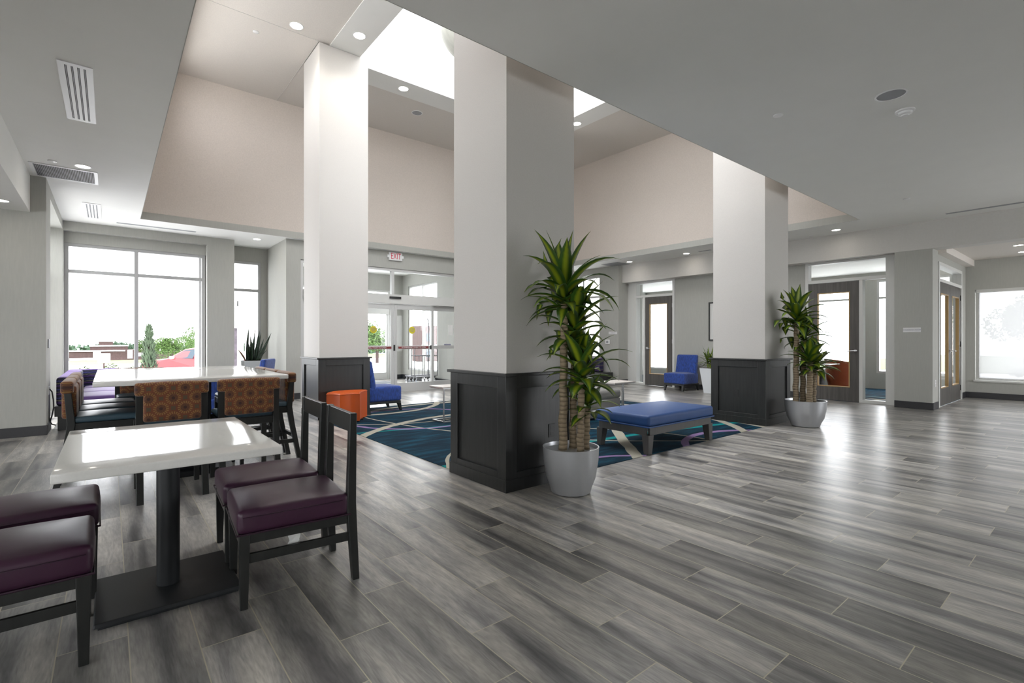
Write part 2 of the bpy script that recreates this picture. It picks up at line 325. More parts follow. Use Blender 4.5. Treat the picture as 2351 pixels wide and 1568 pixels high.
# ------------------------------------------------------------------ mesh builder
class MB:
    def __init__(s): s.v = []; s.f = []; s.m = []; s.uv = {}
    def add(s, vs, fs, m=0):
        n = len(s.v); s.v += [tuple(p) for p in vs]; s.f += [tuple(i+n for i in f) for f in fs]; s.m += [m]*len(fs); return n
    def box(s, x0, x1, y0, y1, z0, z1, m=0):
        return s.taper((x0, x1, y0, y1), z0, (x0, x1, y0, y1), z1, m)
    def taper(s, a, z0, b, z1, m=0):
        vs = [(a[0], a[2], z0), (a[1], a[2], z0), (a[1], a[3], z0), (a[0], a[3], z0), (b[0], b[2], z1), (b[1], b[2], z1), (b[1], b[3], z1), (b[0], b[3], z1)]
        s.add(vs, [(0, 3, 2, 1), (4, 5, 6, 7), (0, 1, 5, 4), (1, 2, 6, 5), (2, 3, 7, 6), (3, 0, 4, 7)], m); return s
    def quad(s, a, b, c, d, m=0): s.add([a, b, c, d], [(0, 1, 2, 3)], m); return s
    def prism(s, poly, z0, z1, m=0, top=None):
        n = len(poly); top = top or poly
        vs = [(p[0], p[1], z0) for p in poly]+[(p[0], p[1], z1) for p in top]
        s.add(vs, [tuple(range(n))[::-1], tuple(range(n, 2*n))]+[(i, (i+1) % n, n+(i+1) % n, n+i) for i in range(n)], m); return s
    def xprism(s, poly, x0, x1, m=0):   # polygon in (y,z) extruded along x
        n = len(poly); vs = [(x0, p[0], p[1]) for p in poly]+[(x1, p[0], p[1]) for p in poly]
        s.add(vs, [tuple(range(n))[::-1], tuple(range(n, 2*n))]+[(i, (i+1) % n, n+(i+1) % n, n+i) for i in range(n)], m); return s
    def yprism(s, poly, y0, y1, m=0):   # polygon in (x,z) extruded along y
        n = len(poly); vs = [(p[0], y0, p[1]) for p in poly]+[(p[0], y1, p[1]) for p in poly]
        s.add(vs, [tuple(range(n)), tuple(range(n, 2*n))[::-1]]+[(i, n+i, n+(i+1) % n, (i+1) % n) for i in range(n)], m); return s
    def tube(s, pts, r, n=10, m=0, close=False):
        pts = [Vector(p) for p in pts]; k = len(pts); rs = r if isinstance(r, (list, tuple)) else [r]*k
        up = Vector((0, 0, 1)); vs = []; prev = None
        for i, p in enumerate(pts):
            if close: t = (pts[(i+1) % k]-pts[i-1]).normalized()
            else: t = (pts[min(i+1, k-1)]-pts[max(i-1, 0)]).normalized()
            a = prev if prev is not None else (up if abs(t.z) < 0.9 else Vector((1, 0, 0)))
            x = (a-t*a.dot(t)).normalized(); y = t.cross(x); prev = x
            for q in range(n):
                an = 2*PI*q/n; vs.append(p+(x*math.cos(an)+y*math.sin(an))*rs[i])
        fs = []
        for i in range(k if close else k-1):
            b = (i+1) % k
            for q in range(n): fs.append((i*n+q, i*n+(q+1) % n, b*n+(q+1) % n, b*n+q))
        if not close: fs += [tuple(range(n))[::-1], tuple(range((k-1)*n, k*n))]
        s.add(vs, fs, m); return s
    def lathe(s, prof, n=48, cx=0, cy=0, m=0):
        vs = []; fs = []
        for r, z in prof:
            for q in range(n): vs.append((cx+r*math.cos(2*PI*q/n), cy+r*math.sin(2*PI*q/n), z))
        for i in range(len(prof)-1):
            for q in range(n): fs.append((i*n+q, i*n+(q+1) % n, (i+1)*n+(q+1) % n, (i+1)*n+q))
        flat = len(prof) == 2 and prof[0][1] == prof[1][1]
        if prof[0][0] > 0 and not flat: fs.append(tuple(range(n))[::-1])
        if prof[-1][0] > 0 and not flat: fs.append(tuple(range((len(prof)-1)*n, len(prof)*n)))
        s.add(vs, fs, m); return s
    def rbox(s, x0, x1, y0, y1, z0, z1, r=0.03, k=3, crown=0.0, side=0.0, m=0):
        h = Vector(((x1-x0)/2, (y1-y0)/2, (z1-z0)/2)); c = Vector(((x0+x1)/2, (y0+y1)/2, (z0+z1)/2)); r = min(r, *h)
        def ax(H, seg=6):
            a = [-H+r*(1-math.cos(PI/2*i/k)) for i in range(k)]
            mid = [(-H+r)+(2*(H-r))*i/seg for i in range(seg+1)]
            return a+mid+[-q for q in a[::-1]]
        def mp(p):
            q = Vector([max(-(h[i]-r), min(h[i]-r, p[i])) for i in range(3)]); d = p-q
            dd = [abs(p[i]) >= h[i]-1e-9 for i in range(3)]
            e = Vector([ (p[i]-q[i])/r for i in range(3)])
            if e.length > 1e-6: e.normalize()
            o = q+e*r
            fx = 1-(o.x/h.x)**2; fy = 1-(o.y/h.y)**2; fz = 1-(o.z/h.z)**2
            if o.z > 0: o.z += crown*max(0, fx)*max(0, fy)
            o.x += math.copysign(side*max(0, fy)*max(0, fz), o.x) if abs(o.x) > h.x*0.9 else 0
            o.y += math.copysign(side*max(0, fx)*max(0, fz), o.y) if abs(o.y) > h.y*0.9 else 0
            return o+c
        A = [ax(h.x), ax(h.y), ax(h.z)]
        for d in range(3):
            u, v_ = (d+1) % 3, (d+2) % 3
            for sg in (-1, 1):
                U, V = A[u], A[v_]; vs = []; fs = []
                for a in U:
                    for b in V:
                        p = [0, 0, 0]; p[d] = sg*h[d]; p[u] = a; p[v_] = b; vs.append(mp(Vector(p)))
                nv = len(V)
                for i in range(len(U)-1):
                    for j in range(nv-1):
                        f = (i*nv+j, (i+1)*nv+j, (i+1)*nv+j+1, i*nv+j+1); fs.append(f if sg > 0 else f[::-1])
                s.add(vs, fs, m)
        return s
    def build(s, name, mats, parent=None, smooth=False, bevel=0.0, kind=None, merge=True, flat_uv=None):
        me = bpy.data.meshes.new(name); me.from_pydata([tuple(p) for p in s.v], [], s.f)
        for mm in (mats if isinstance(mats, (list, tuple)) else [mats]): me.materials.append(mm)
        me.polygons.foreach_set('material_index', s.m)
        if s.uv:
            l = me.uv_layers.new(name='UVMap')
            for p in me.polygons:
                for li in p.loop_indices: l.data[li].uv = s.uv.get(me.loops[li].vertex_index, (0, 0))
        if smooth: me.polygons.foreach_set('use_smooth', [True]*len(me.polygons))
        me.update()
        o = bpy.data.objects.new(name, me); COL.objects.link(o)
        if smooth:
            import bmesh
            b = bmesh.new(); b.from_mesh(me); bmesh.ops.remove_doubles(b, verts=b.verts, dist=1e-5); b.to_mesh(me); b.free()
            try: me.set_sharp_from_angle(angle=math.radians(40))
            except Exception: pass
        if bevel:
            md = o.modifiers.new('bevel', 'BEVEL'); md.width = bevel; md.segments = 2; md.limit_method = 'ANGLE'; md.angle_limit = math.radians(50)
            md.harden_normals = False
        if parent is not None: o.parent = parent
        if kind: o['kind'] = kind
        return o
def tag(o, label=None, cat=None, group=None):
    if label: o['label'] = label
    if cat: o['category'] = cat
    if group: o['group'] = group
    return o
def thing(name, label, cat, loc=(0, 0, 0), rz=0, group=None):
    o = bpy.data.objects.new(name, None); o.empty_display_size = 0.1; COL.objects.link(o)
    o.location = loc; o.rotation_euler = (0, 0, rz); return tag(o, label, cat, group)
def dup(o, parent=None, loc=None, rz=None, label=None):
    c = o.copy(); COL.objects.link(c)
    if parent is not None: c.parent = parent
    if loc is not None: c.location = loc
    if rz is not None: c.rotation_euler = (0, 0, rz)
    if label: c['label'] = label
    for ch in list(o.children): dup(ch, c)
    return c
def struct(mb, name, mats, parent=None, label=None, **k):
    o = mb.build(name, mats, parent, **k)
    if parent is None: o['kind'] = 'structure'
    if label: o['label'] = label
    return o
def text_mesh(txt, size, name, material, parent, loc, rot, extrude=0.001, sx=1.0):
    cu = bpy.data.curves.new(name, 'FONT'); cu.body = txt; cu.size = size; cu.align_x = 'CENTER'; cu.align_y = 'CENTER'; cu.extrude = extrude
    t = bpy.data.objects.new(name, cu); COL.objects.link(t)
    dg = bpy.context.evaluated_depsgraph_get(); me = bpy.data.meshes.new_from_object(t.evaluated_get(dg))
    bpy.data.objects.remove(t); o = bpy.data.objects.new(name, me); COL.objects.link(o); me.materials.clear(); me.materials.append(material)
    o.parent = parent; o.location = loc; o.rotation_euler = rot; o.scale = (sx, 1, 1); return o

# ------------------------------------------------------------------ SETTING
H = 3.33; HT = 3.46; ZH = 5.84
fl = MB(); fl.box(-7, 11.46, -5, 11.70, -0.12, 0).box(11.46, 14.35, -5, 2.10, -0.12, 0).box(2.03, 2.83, 11.70, 12.46, -0.12, 0).box(3.1, 7.32, 11.70, 14.70, -0.12, 0)
struct(fl, 'floor', FLOOR)
ce = MB()   # low ceiling slab around the tall well
ce.box(-0.785, 0.414, 2.87, 10.72, H, HT).box(-0.785, 11.19, -5, 2.87, H, HT).box(-0.785, 2.83, 10.72, 12.6, H, HT).box(2.83, 11.19, 10.72, 11.0, H, HT).box(10.16, 11.19, 2.87, 10.72, H, HT)
ce.box(-1.2, -0.785, 8.775, 12.6, H, HT)
struct(ce, 'ceiling', CEIL)
b_ = MB(); b_.box(-7, -0.785, -5, 8.775, 2.86, HT); struct(b_, 'ceiling_left_bulkhead', CEIL)
b_ = MB(); b_.box(11.19, 11.50, -5, 8.84, 2.84, HT); struct(b_, 'ceiling_right_bulkhead', SOFFIT)
b_ = MB(); b_.box(11.50, 14.45, -5, 2.10, 2.93, 3.1).box(11.62, 14.3, 1.96, 2.10, 2.80, 2.93); struct(b_, 'ceiling_alcove', CEILHI)
# high well: fascia, splayed walls, textured ceiling, lantern
X0, X1, Y0, Y1 = 0.414, 10.16, 2.87, 10.72
fa = MB()
fa.box(X0-0.001, X0+0.004, Y0, Y1, H-0.001, HT).box(X1-0.004, X1+0.001, Y0, Y1, H-0.001, HT).box(X0, X1, Y0-0.001, Y0+0.004, H-0.001, HT).box(X0, X1, Y1-0.004, Y1+0.001, H-0.001, HT)
struct(fa, 'trim_1', WALL)
hw = MB(); zb = HT-0.002; xt0, xt1, yt1 = 0.85, 9.72, 10.24
hw.quad((X0, Y1, zb), (X1, Y1, zb), (xt1, yt1, ZH+0.02), (xt0, yt1, ZH+0.02))
hw.quad((X1, Y1, zb), (X1, Y0, zb), (xt1, Y0, ZH+0.02), (xt1, yt1, ZH+0.02))
def lw(y, z):   # a point of the left well wall, whose far edge leans with the back wall
    u = (z-zb)/(ZH+0.02-zb); return (X0+(xt0-X0)*u, min(y, Y1+(yt1-Y1)*u), z)
for a, b, c, d in ((Y0, 11, zb, 4.95), (Y0, 11, 5.55, ZH+0.02), (Y0, 3.3, 4.95, 5.55), (9.7, 11, 4.95, 5.55)): hw.quad(lw(a, c), lw(b, c), lw(b, d), lw(a, d))
for a, b, c, d in ((X0, X1, zb, 4.95), (xt0, xt1, 5.55, ZH+0.02), (X0, 1.3, 4.95, 5.55), (9.3, xt1, 4.95, 5.55)): hw.quad((b, Y0, c), (a, Y0, c), (a, Y0, d), (b, Y0, d))
cw = struct(MB().quad(lw(3.3, 4.95), lw(9.7, 4.95), lw(9.7, 5.55), lw(3.3, 5.55)).quad((9.3, Y0, 4.95), (1.3, Y0, 4.95), (1.3, Y0, 5.55), (9.3, Y0, 5.55)), 'added_clerestory_glass', GLASS)  # unseen glass bands, added so daylight brightens the tall well
o = struct(hw, 'wall_high_well', WALLHI); md = o.modifiers.new('thickness', 'SOLIDIFY'); md.thickness = 0.12; md.offset = -1
hc = MB(); cx0, cx1, cy0, cy1 = 3.16, 7.43, 3.68, 8.02
hc.box(0.7, cx0, 2.8, 10.4, ZH, ZH+0.12).box(cx1, 9.9, 2.8, 10.4, ZH, ZH+0.12).box(cx0, cx1, 2.8, cy0, ZH, ZH+0.12).box(cx0, cx1, cy1, 10.4, ZH, ZH+0.12)
struct(hc, 'ceiling_high_well', CEILHI)
rg = MB(); rx0, rx1, ry0, ry1 = 2.67, 7.92, 3.16, 8.53
rg.box(rx0, cx0, ry0, ry1, ZH-0.015, ZH-0.001).box(cx1, rx1, ry0, ry1, ZH-0.015, ZH-0.001).box(cx0, cx1, ry0, cy0, ZH-0.015, ZH-0.001).box(cx0, cx1, cy1, ry1, ZH-0.015, ZH-0.001)
struct(rg, 'trim_2', CEIL)
jt = MB(); jt.box(2.502, 2.508, 7.80, 10.25, ZH-0.004, ZH+0.001).box(0.80, 2.50, 7.80, 7.806, ZH-0.004, ZH+0.001); struct(jt, 'trim_3', SOFFIT)
ln = MB(); t = 0.12
ln.box(cx0-t, cx0, cy0-t, cy1+t, ZH+0.12, 7.6).box(cx1, cx1+t, cy0-t, cy1+t, ZH+0.12, 7.6).box(cx0, cx1, cy0-t, cy0, ZH+0.12, 7.6).box(cx0, cx1, cy1, cy1+t, ZH+0.12, 7.6)
struct(ln, 'wall_lantern', WHITE)
sk = MB(); sk.box(cx0-t, cx1+t, cy0-t, cy1+t, 7.6, 7.62); wn = struct(sk, 'window_8', glass('skylight glass'))
f_ = MB()
for i in range(4): f_.box(cx0+1.42*i-0.03, cx0+1.42*i+0.03, cy0-t, cy1+t, 7.62, 7.70)
f_.build('window_frame', WHITE, wn)

# walls ------------------------------------------------------------
def wall_y(name, x0, x1, y0, y1, z1, holes=(), m=WALL, z0=0.0, **k):   # wall lying along x with rectangular holes (x0,x1,z0,z1)
    mb = MB(); cur = x0
    for hx0, hx1, hz0, hz1 in sorted(holes):
        if hx0 > cur: mb.box(cur, hx0, y0, y1, z0, z1)
        if hz0 > z0: mb.box(hx0, hx1, y0, y1, z0, hz0)
        if hz1 < z1: mb.box(hx0, hx1, y0, y1, hz1, z1)
        cur = hx1
    if cur < x1: mb.box(cur, x1, y0, y1, z0, z1)
    return struct(mb, name, m, **k)
def wall_x(name, x0, x1, y0, y1, z1, holes=(), m=WALL, z0=0.0, **k):
    mb = MB(); cur = y0
    for hy0, hy1, hz0, hz1 in sorted(holes):
        if hy0 > cur: mb.box(x0, x1, cur, hy0, z0, z1)
        if hz0 > z0: mb.box(x0, x1, hy0, hy1, z0, hz0)
        if hz1 < z1: mb.box(x0, x1, hy0, hy1, hz1, z1)
        cur = hy1
    if cur < y1: mb.box(x0, x1, cur, y1, z0, z1)
    return struct(mb, name, m, **k)
wall_y('wall_back_left', -7.0, -0.785, 8.775, 8.95, 2.86)
_w = MB(); _w.box(-0.785, -0.635, 8.775, 8.95, 0, H); struct(_w, 'wall_back_left_pier', WALL)
wall_x('wall_left_bay', -0.785, -0.635, 8.95, 11.71, H, [(9.35, 11.705, 0.0, 3.18)])
wall_y('wall_window_bay', -0.635, 2.03, 11.71, 12.0, H, [(-0.63, 1.54, 0.45, 3.17)])
wall_x('wall_pier_side', 1.86, 2.03, 12.0, 12.64, H)
wall_y('wall_corner_bay', 2.03, 2.83, 12.46, 12.64, H, [(2.03, 2.70, 0.45, 3.01)])
wall_x('wall_bay_right', 2.83, 3.0, 11.05, 12.64, H)
wall_y('wall_entrance', 2.83, 11.03, 10.87, 11.05, H, [(3.12, 7.38, 0.0, 2.93)])
wall_x('wall_lounge_right', 11.03, 11.2, 8.84, 10.87, H, [(9.53, 10.85, 0.72, 3.10)])
wall_y('wall_lounge_return', 11.2, 11.45, 8.84, 8.96, H)
wall_x('wall_offices', 11.46, 11.60, 2.6, 8.84, H, [(2.75, 4.21, 0, 2.848), (7.34, 8.60, 0, 2.84)])
_w = MB(); _w.box(11.20, 11.60, 2.075, 2.62, 0, 2.84); struct(_w, 'wall_office_pier', WALL)
wall_y('wall_alcove_doors', 11.60, 14.3, 2.10, 2.22, 2.93, [(11.68, 13.75, 0, 2.66)])
wall_x('wall_far_right', 14.3, 14.55, -5, 2.30, 3.1, [(-3.0, 1.95, 0.38, 2.30)])
# unseen parts of the building around the camera, with openings added for fill daylight
wall_x('wall_left_far', -7.15, -7.0, -5, 9, 3.0, [(-3.5, -0.5, 0.9, 2.5), (1.4, 6.2, 0.7, 2.6)])
wall_y('wall_behind_camera', -7, 14.5, -5.15, -5.0, H, [(-6, -2.5, 0.9, 2.5), (8.5, 13.5, 0.6, 2.7)])
# vestibule
wall_x('wall_vestibule_right', 7.32, 7.47, 11.05, 14.72, 3.3, [(12.41, 14.19, 0.31, 2.93)], m=WALL)
wall_x('wall_vestibule_left', 2.95, 3.10, 11.05, 14.72, 3.3, [(11.6, 13.9, 0.31, 2.93)], m=OUTWHITE)
wall_y('wall_vestibule_front', 3.10, 7.32, 14.57, 14.72, 3.3, [(3.3, 6.9, 0.0, 2.80)], m=WALL)
b_ = MB(); b_.box(2.95, 7.47, 11.05, 14.72, 3.3, 3.42); struct(b_, 'ceiling_vestibule', CEIL)
b_ = MB(); b_.box(1.43, 1.86, 12.0, 12.62, -0.3, 3.6); struct(b_, 'wall_outer_pilaster', OUTWHITE)
# offices behind the glass doors
b_ = MB(); b_.box(11.46, 15.4, 2.22, 8.96, -0.12, 0.0).box(12.2, 15.4, 8.96, 10.95, -0.12, 0.0); struct(b_, 'floor_offices', CARPET2)
b_ = MB(); b_.box(11.46, 15.4, 2.22, 8.96, 2.95, 3.05).box(12.2, 15.4, 8.96, 10.95, 2.95, 3.05); struct(b_, 'ceiling_offices', CEIL)
wall_x('wall_office_outer', 15.1, 15.25, 2.22, 10.95, 2.95, [(2.45, 3.9, 0.4, 2.75), (4.45, 5.58, 0.4, 2.75), (6.6, 10.8, 0.22, 2.75)], m=WALL)
wall_y('wall_office_divider', 11.60, 15.1, 5.6, 5.72, 2.95)
_w = MB(); _w.box(11.45, 12.3, 8.96, 9.08, 0, 2.95).box(12.18, 12.3, 9.08, 10.95, 0, 2.95).box(12.3, 15.25, 10.83, 10.95, 0, 2.95); struct(_w, 'wall_office_end', WALL)

# baseboards ---------------------------------------------------------
def base(name, *bx):
    mb = MB()
    for q in bx: mb.box(*q)
    return struct(mb, name, BASEB, bevel=0.003)
BZ = 0.125
base('baseboard_back_left', (-7, -0.623, 8.762, 8.775, 0, BZ), (-0.635, -0.623, 8.775, 9.33, 0, BZ))
base('baseboard_bay', (2.03, 2.045, 11.72, 12.45, 0, BZ), (2.817, 2.83, 10.86, 12.45, 0, BZ), (2.817, 3.11, 10.857, 10.87, 0, BZ))
base('baseboard_entrance', (7.40, 11.02, 10.857, 10.87, 0, BZ))
base('baseboard_lounge_right', (11.017, 11.03, 8.84, 10.85, 0, BZ), (11.02, 11.45, 8.827, 8.84, 0, BZ))
base('baseboard_offices', (11.447, 11.46, 4.22, 7.33, 0, BZ), (11.187, 11.20, 2.075, 2.62, 0, BZ), (11.2, 11.60, 2.062, 2.075, 0, BZ), (11.447, 11.46, 2.62, 2.74, 0, BZ))
base('baseboard_far_right', (14.287, 14.3, -5, 2.09, 0, BZ), (13.8, 14.3, 2.087, 2.10, 0, BZ))
base('baseboard_vestibule', (7.307, 7.32, 11.06, 14.55, 0, 0.14), (6.95, 7.32, 14.55, 14.57, 0, 0.14))

# pillars -------------------------------------------------------------
def pillar(x, y, ztop, outlets=()):
    w_ = 0.83; core = MB(); i = 0.022
    core.box(x+i, x+w_-i, y+i, y+w_-i, 0.0, 0.93)
    st = 0.115
    root = struct(MB().box(x+0.024, x+w_-0.024, y+0.024, y+w_-0.024, 0.955, ztop), 'pillar', PILLAR)
    panel = core.build('wainscot_panel', DARKW, root)
    fr = MB()
    for (a, b) in ((x, x+st), (x+w_-st, x+w_)):
        for (c, d) in ((y, y+st), (y+w_-st, y+w_)): fr.box(a, b, c, d, 0.0, 0.93)
    for z0, z1 in ((0.0, 0.15), (0.83, 0.93)):
        fr.box(x+st, x+w_-st, y, y+0.02, z0, z1).box(x+st, x+w_-st, y+w_-0.02, y+w_, z0, z1).box(x, x+0.02, y+st, y+w_-st, z0, z1).box(x+w_-0.02, x+w_, y+st, y+w_-st, z0, z1)
    fr.build('wainscot_frame', DARKW, root, bevel=0.003)
    cp = MB(); cp.box(x-0.025, x+w_+0.025, y-0.025, y+w_+0.025, 0.93, 0.955); cp.build('wainscot_cap', DARKW, root, bevel=0.004)
    bs = MB(); q = 0.008
    bs.box(x-q, x+w_+q, y-q, y, 0, 0.10).box(x-q, x+w_+q, y+w_, y+w_+q, 0, 0.10).box(x-q, x, y, y+w_, 0, 0.10).box(x+w_, x+w_+q, y, y+w_, 0, 0.10)
    bs.build('wainscot_base', DARKW, root, bevel=0.002)
    return root
p1 = pillar(2.46, 3.10, 5.82); p1['label'] = 'tall pale square pillar nearest the camera, dark panelled base, big potted plant in front'
p2 = pillar(2.485, 7.76, 5.82); p2['label'] = 'pale square pillar behind the wooden dining chairs, orange ottoman at its dark base'
p3 = pillar(7.245, 3.18, 5.82); p3['label'] = 'pale square pillar right of the blue bench, outlet in its dark panelled base'
p4 = pillar(7.245, 7.76, 5.82); p4['label'] = 'pale square pillar hidden beyond the nearest pillar'

# ---- windows
def win_frame_y(name, x0, x1, z0, z1, y, mull=(), bars=(), f=0.05, d=0.09, m=ALUDK, gl=GLASS, sill=None):
    mb = MB(); mb.box(x0, x0+f, y, y+d, z0, z1).box(x1-f, x1, y, y+d, z0, z1).box(x0+f, x1-f, y, y+d, z0, z0+f).box(x0+f, x1-f, y, y+d, z1-f, z1)
    for q in mull: mb.box(q-f/2, q+f/2, y, y+d, z0+f, z1-f)
    for q in bars:
        xs = [x0+f]+[v for u in mull for v in (u-f/2, u+f/2)]+[x1-f]
        for i in range(0, len(xs), 2): mb.box(xs[i], xs[i+1], y, y+d, q-f/2, q+f/2)
    root = struct(mb, name, m, bevel=0.003)
    g = MB(); g.quad((x0+f/2, y+d/2, z0+f/2), (x1-f/2, y+d/2, z0+f/2), (x1-f/2, y+d/2, z1-f/2), (x0+f/2, y+d/2, z1-f/2)); g.build('glass', gl, root)
    return root
def win_frame_x(name, y0, y1, z0, z1, x, mull=(), bars=(), f=0.05, d=0.09, m=ALUDK, gl=GLASS):
    mb = MB(); mb.box(x, x+d, y0, y0+f, z0, z1).box(x, x+d, y1-f, y1, z0, z1).box(x, x+d, y0+f, y1-f, z0, z0+f).box(x, x+d, y0+f, y1-f, z1-f, z1)
    for q in mull: mb.box(x, x+d, q-f/2, q+f/2, z0+f, z1-f)
    for q in bars:
        ys = [y0+f]+[v for u in mull for v in (u-f/2, u+f/2)]+[y1-f]
        for i in range(0, len(ys), 2): mb.box(x, x+d, ys[i], ys[i+1], q-f/2, q+f/2)
    root = struct(mb, name, m, bevel=0.003)
    g = MB(); g.quad((x+d/2, y0+f/2, z0+f/2), (x+d/2, y1-f/2, z0+f/2), (x+d/2, y1-f/2, z1-f/2), (x+d/2, y0+f/2, z1-f/2)); g.build('glass', gl, root)
    return root
hd = MB(); hd.box(-0.63, 1.54, 11.86, 12.0, 2.97, 3.17); struct(hd, 'trim_4', WALL)
win_frame_y('window_1', -0.63, 1.53, 0.45, 2.975, 11.88, mull=(0.40,), bars=(2.47,), f=0.062)
b_ = MB(); b_.box(-0.63, 1.53, 11.69, 11.88, 0.42, 0.452); struct(b_, 'trim_5', TRIMG)
win_frame_y('window_2', 2.04, 2.70, 0.45, 3.01, 12.47, mull=(), bars=(2.36,), f=0.06)
wl = win_frame_x('window_3', 9.35, 11.69, 0.0, 3.17, -1.02, mull=(10.5,), bars=(2.4,))
b_ = MB(); b_.box(-1.02, -0.785, 9.2, 9.35, 0, H).box(-1.02, -0.785, 9.35, 11.71, 3.18, H).box(-1.02, -0.785, 11.71, 11.9, 0, H); struct(b_, 'wall_left_bay_reveal', WALL)
b_ = MB(); b_.box(-1.1, -0.785, 9.2, 11.7, -0.12, 0.0); struct(b_, 'floor_left_bay', FLOOR)
win_frame_x('window_4', 9.53, 10.85, 0.72, 3.10, 11.08, mull=(10.2,), bars=(2.5,), m=ALU)
w5 = win_frame_x('window_5', -3.0, 1.95, 0.38, 2.30, 14.42, mull=(0.2, -1.6), bars=(), m=TRIMG)
b_ = MB(); b_.quad((14.387, -2.95, 0.42), (14.387, 1.90, 0.42), (14.387, 1.90, 2.24), (14.387, -2.95, 2.24)); b_.build('roller_shade', SHADE, w5)
b_ = MB(); b_.box(14.30, 14.40, -2.95, 1.93, 2.24, 2.30); b_.build('shade_cassette', TRIMG, w5)
b_ = MB(); b_.box(14.27, 14.42, -3.0, 1.97, 0.35, 0.382); b_.build('window_sill', TRIMG, w5)
win_frame_x('window_6', 2.45, 3.9, 0.4, 2.75, 15.12, mull=(), bars=(2.3,), m=ALU)
win_frame_x('window_11', 4.45, 5.58, 0.4, 2.75, 15.12, mull=(), bars=(2.3,), m=ALU)
win_frame_x('window_7', 6.6, 10.8, 0.22, 2.75, 15.12, mull=(9.0,), bars=(), m=ALU)
win_frame_x('window_9', 12.41, 14.19, 0.31, 2.93, 7.34, mull=(13.3,), bars=(), m=ALU)
win_frame_x('window_10', 11.6, 13.9, 0.31, 2.93, 2.97, mull=(12.4, 13.2), bars=(2.4,), m=ALU)

# ---- entrance doors
E0, E1, YE = 3.12, 7.38, 10.90
en = struct(MB().box(E0, E0+0.06, YE, YE+0.12, 0, 2.93).box(E1-0.06, E1, YE, YE+0.12, 0, 2.93).box(E0+0.06, E1-0.06, YE, YE+0.12, 2.87, 2.93).box(5.20, 5.26, YE, YE+0.12, 2.315, 2.87), 'door_1', ALU, bevel=0.003)
MB().box(E0+0.06, E1-0.06, YE-0.05, YE+0.12, 2.095, 2.315).build('header_box', TRIMG, en, bevel=0.004)
MB().quad((E0, YE+0.06, 2.3), (E1, YE+0.06, 2.3), (E1, YE+0.06, 2.9), (E0, YE+0.06, 2.9)).build('transom_glass', GLASSD, en)
ms = MB().box(5.11, 5.40, YE-0.085, YE-0.05, 2.21, 2.262).build('motion_sensor', BLACKP, en, bevel=0.006)
def leaf_y(x0, x1, y, fixed=False):
    zt = 2.085 if not fixed else 2.09
    m = MB(); s_ = 0.07
    m.box(x0, x0+s_, y, y+0.045, 0.01, zt).box(x1-s_, x1, y, y+0.045, 0.01, zt).box(x0+s_, x1-s_, y, y+0.045, zt-0.12, zt).box(x0+s_, x1-s_, y, y+0.045, 0.01, 0.205).box(x0+s_, x1-s_, y, y+0.045, 1.015, 1.095)
    p = m.build('door_leaf' if not fixed else 'side_panel', ALU, en, bevel=0.003)
    MB().quad((x0+0.05, y+0.022, 0.1), (x1-0.05, y+0.022, 0.1), (x1-0.05, y+0.022, zt-0.05), (x0+0.05, y+0.022, zt-0.05)).build('glass', GLASSD, p)
    return p
d1 = leaf_y(4.17, 5.243, YE-0.01); d2 = leaf_y(5.257, 6.33, YE-0.01)
leaf_y(E0+0.06, 4.22, YE+0.05, True); leaf_y(6.28, E1-0.06, YE+0.05, True)
for dd, xa, xb in ((d1, 4.25, 5.17), (d2, 5.36, 6.16)):
    MB().box(xa, xb, YE-0.035, YE-0.010, 1.03, 1.08).build('push_band', REDM, dd)
    text_mesh('IN EMERGENCY PUSH TO OPEN', 0.05, 'band_lettering', SIGNF, dd, ((xa+xb)/2, YE-0.037, 1.054), (PI/2, 0, 0), sx=0.92)
for dd, cx in ((d1, 4.74), (d2, 5.73)):
    q = MB(); q.lathe([(0.0, -0.002), (0.085, -0.002), (0.085, 0.001), (0, 0.001)], 40); st = q.build('round_sticker', STICKY, dd); st.rotation_euler = (PI/2, 0, 0); st.location = (cx, YE+0.005, 1.475); st['label'] = 'yellow round sticker'
    for zz, tt in ((0.03, 'AUTOMATIC'), (0.0, 'CAUTION'), (-0.03, 'DOOR')): text_mesh(tt, 0.028, 'sticker_lettering', TEXTG, dd, (cx, YE+0.002, 1.475+zz), (PI/2, 0, 0))
MB().box(5.23, 5.27, YE-0.03, YE-0.012, 0.98, 1.12).build('lock_plate', BLACKP, d2)
MB().box(6.22, 6.25, YE-0.03, YE-0.012, 1.0, 1.1).build('lock_plate', BLACKP, d2)
MB().box(E0, E1, 10.86, 11.08, 0.0, 0.012).build('threshold', ALU, en)
MB().box(6.66, 6.86, YE+0.04, YE+0.05, 1.10, 1.135).build('glass_label', TEXTG, en)
MB().box(6.80, 6.93, YE+0.065, YE+0.068, 1.36, 1.62).build('posted_paper', PAPER, en)
# outer doors of the vestibule
eo = struct(MB().box(3.3, 3.57, 14.6, 14.7, 0, 2.80).box(6.83, 6.9, 14.6, 14.7, 0, 2.80).box(3.57, 6.83, 14.6, 14.7, 2.74, 2.80).box(3.57, 6.83, 14.6, 14.7, 2.05, 2.22), 'door_2', ALU, bevel=0.003)
for x0, x1 in ((3.57, 4.35), (4.35, 5.2), (5.2, 6.05), (6.05, 6.83)):
    MB().box(x0, x0+0.06, 14.62, 14.67, 0, 2.05).box(x1-0.06, x1, 14.62, 14.67, 0, 2.05).box(x0+0.06, x1-0.06, 14.62, 14.67, 0, 0.22).box(x0+0.06, x1-0.06, 14.62, 14.67, 0.98, 1.06).build('door_leaf', ALU, eo)
MB().quad((3.5, 14.645, 0), (6.9, 14.645, 0), (6.9, 14.645, 2.78), (3.5, 14.645, 2.78)).build('glass', GLASSD, eo)
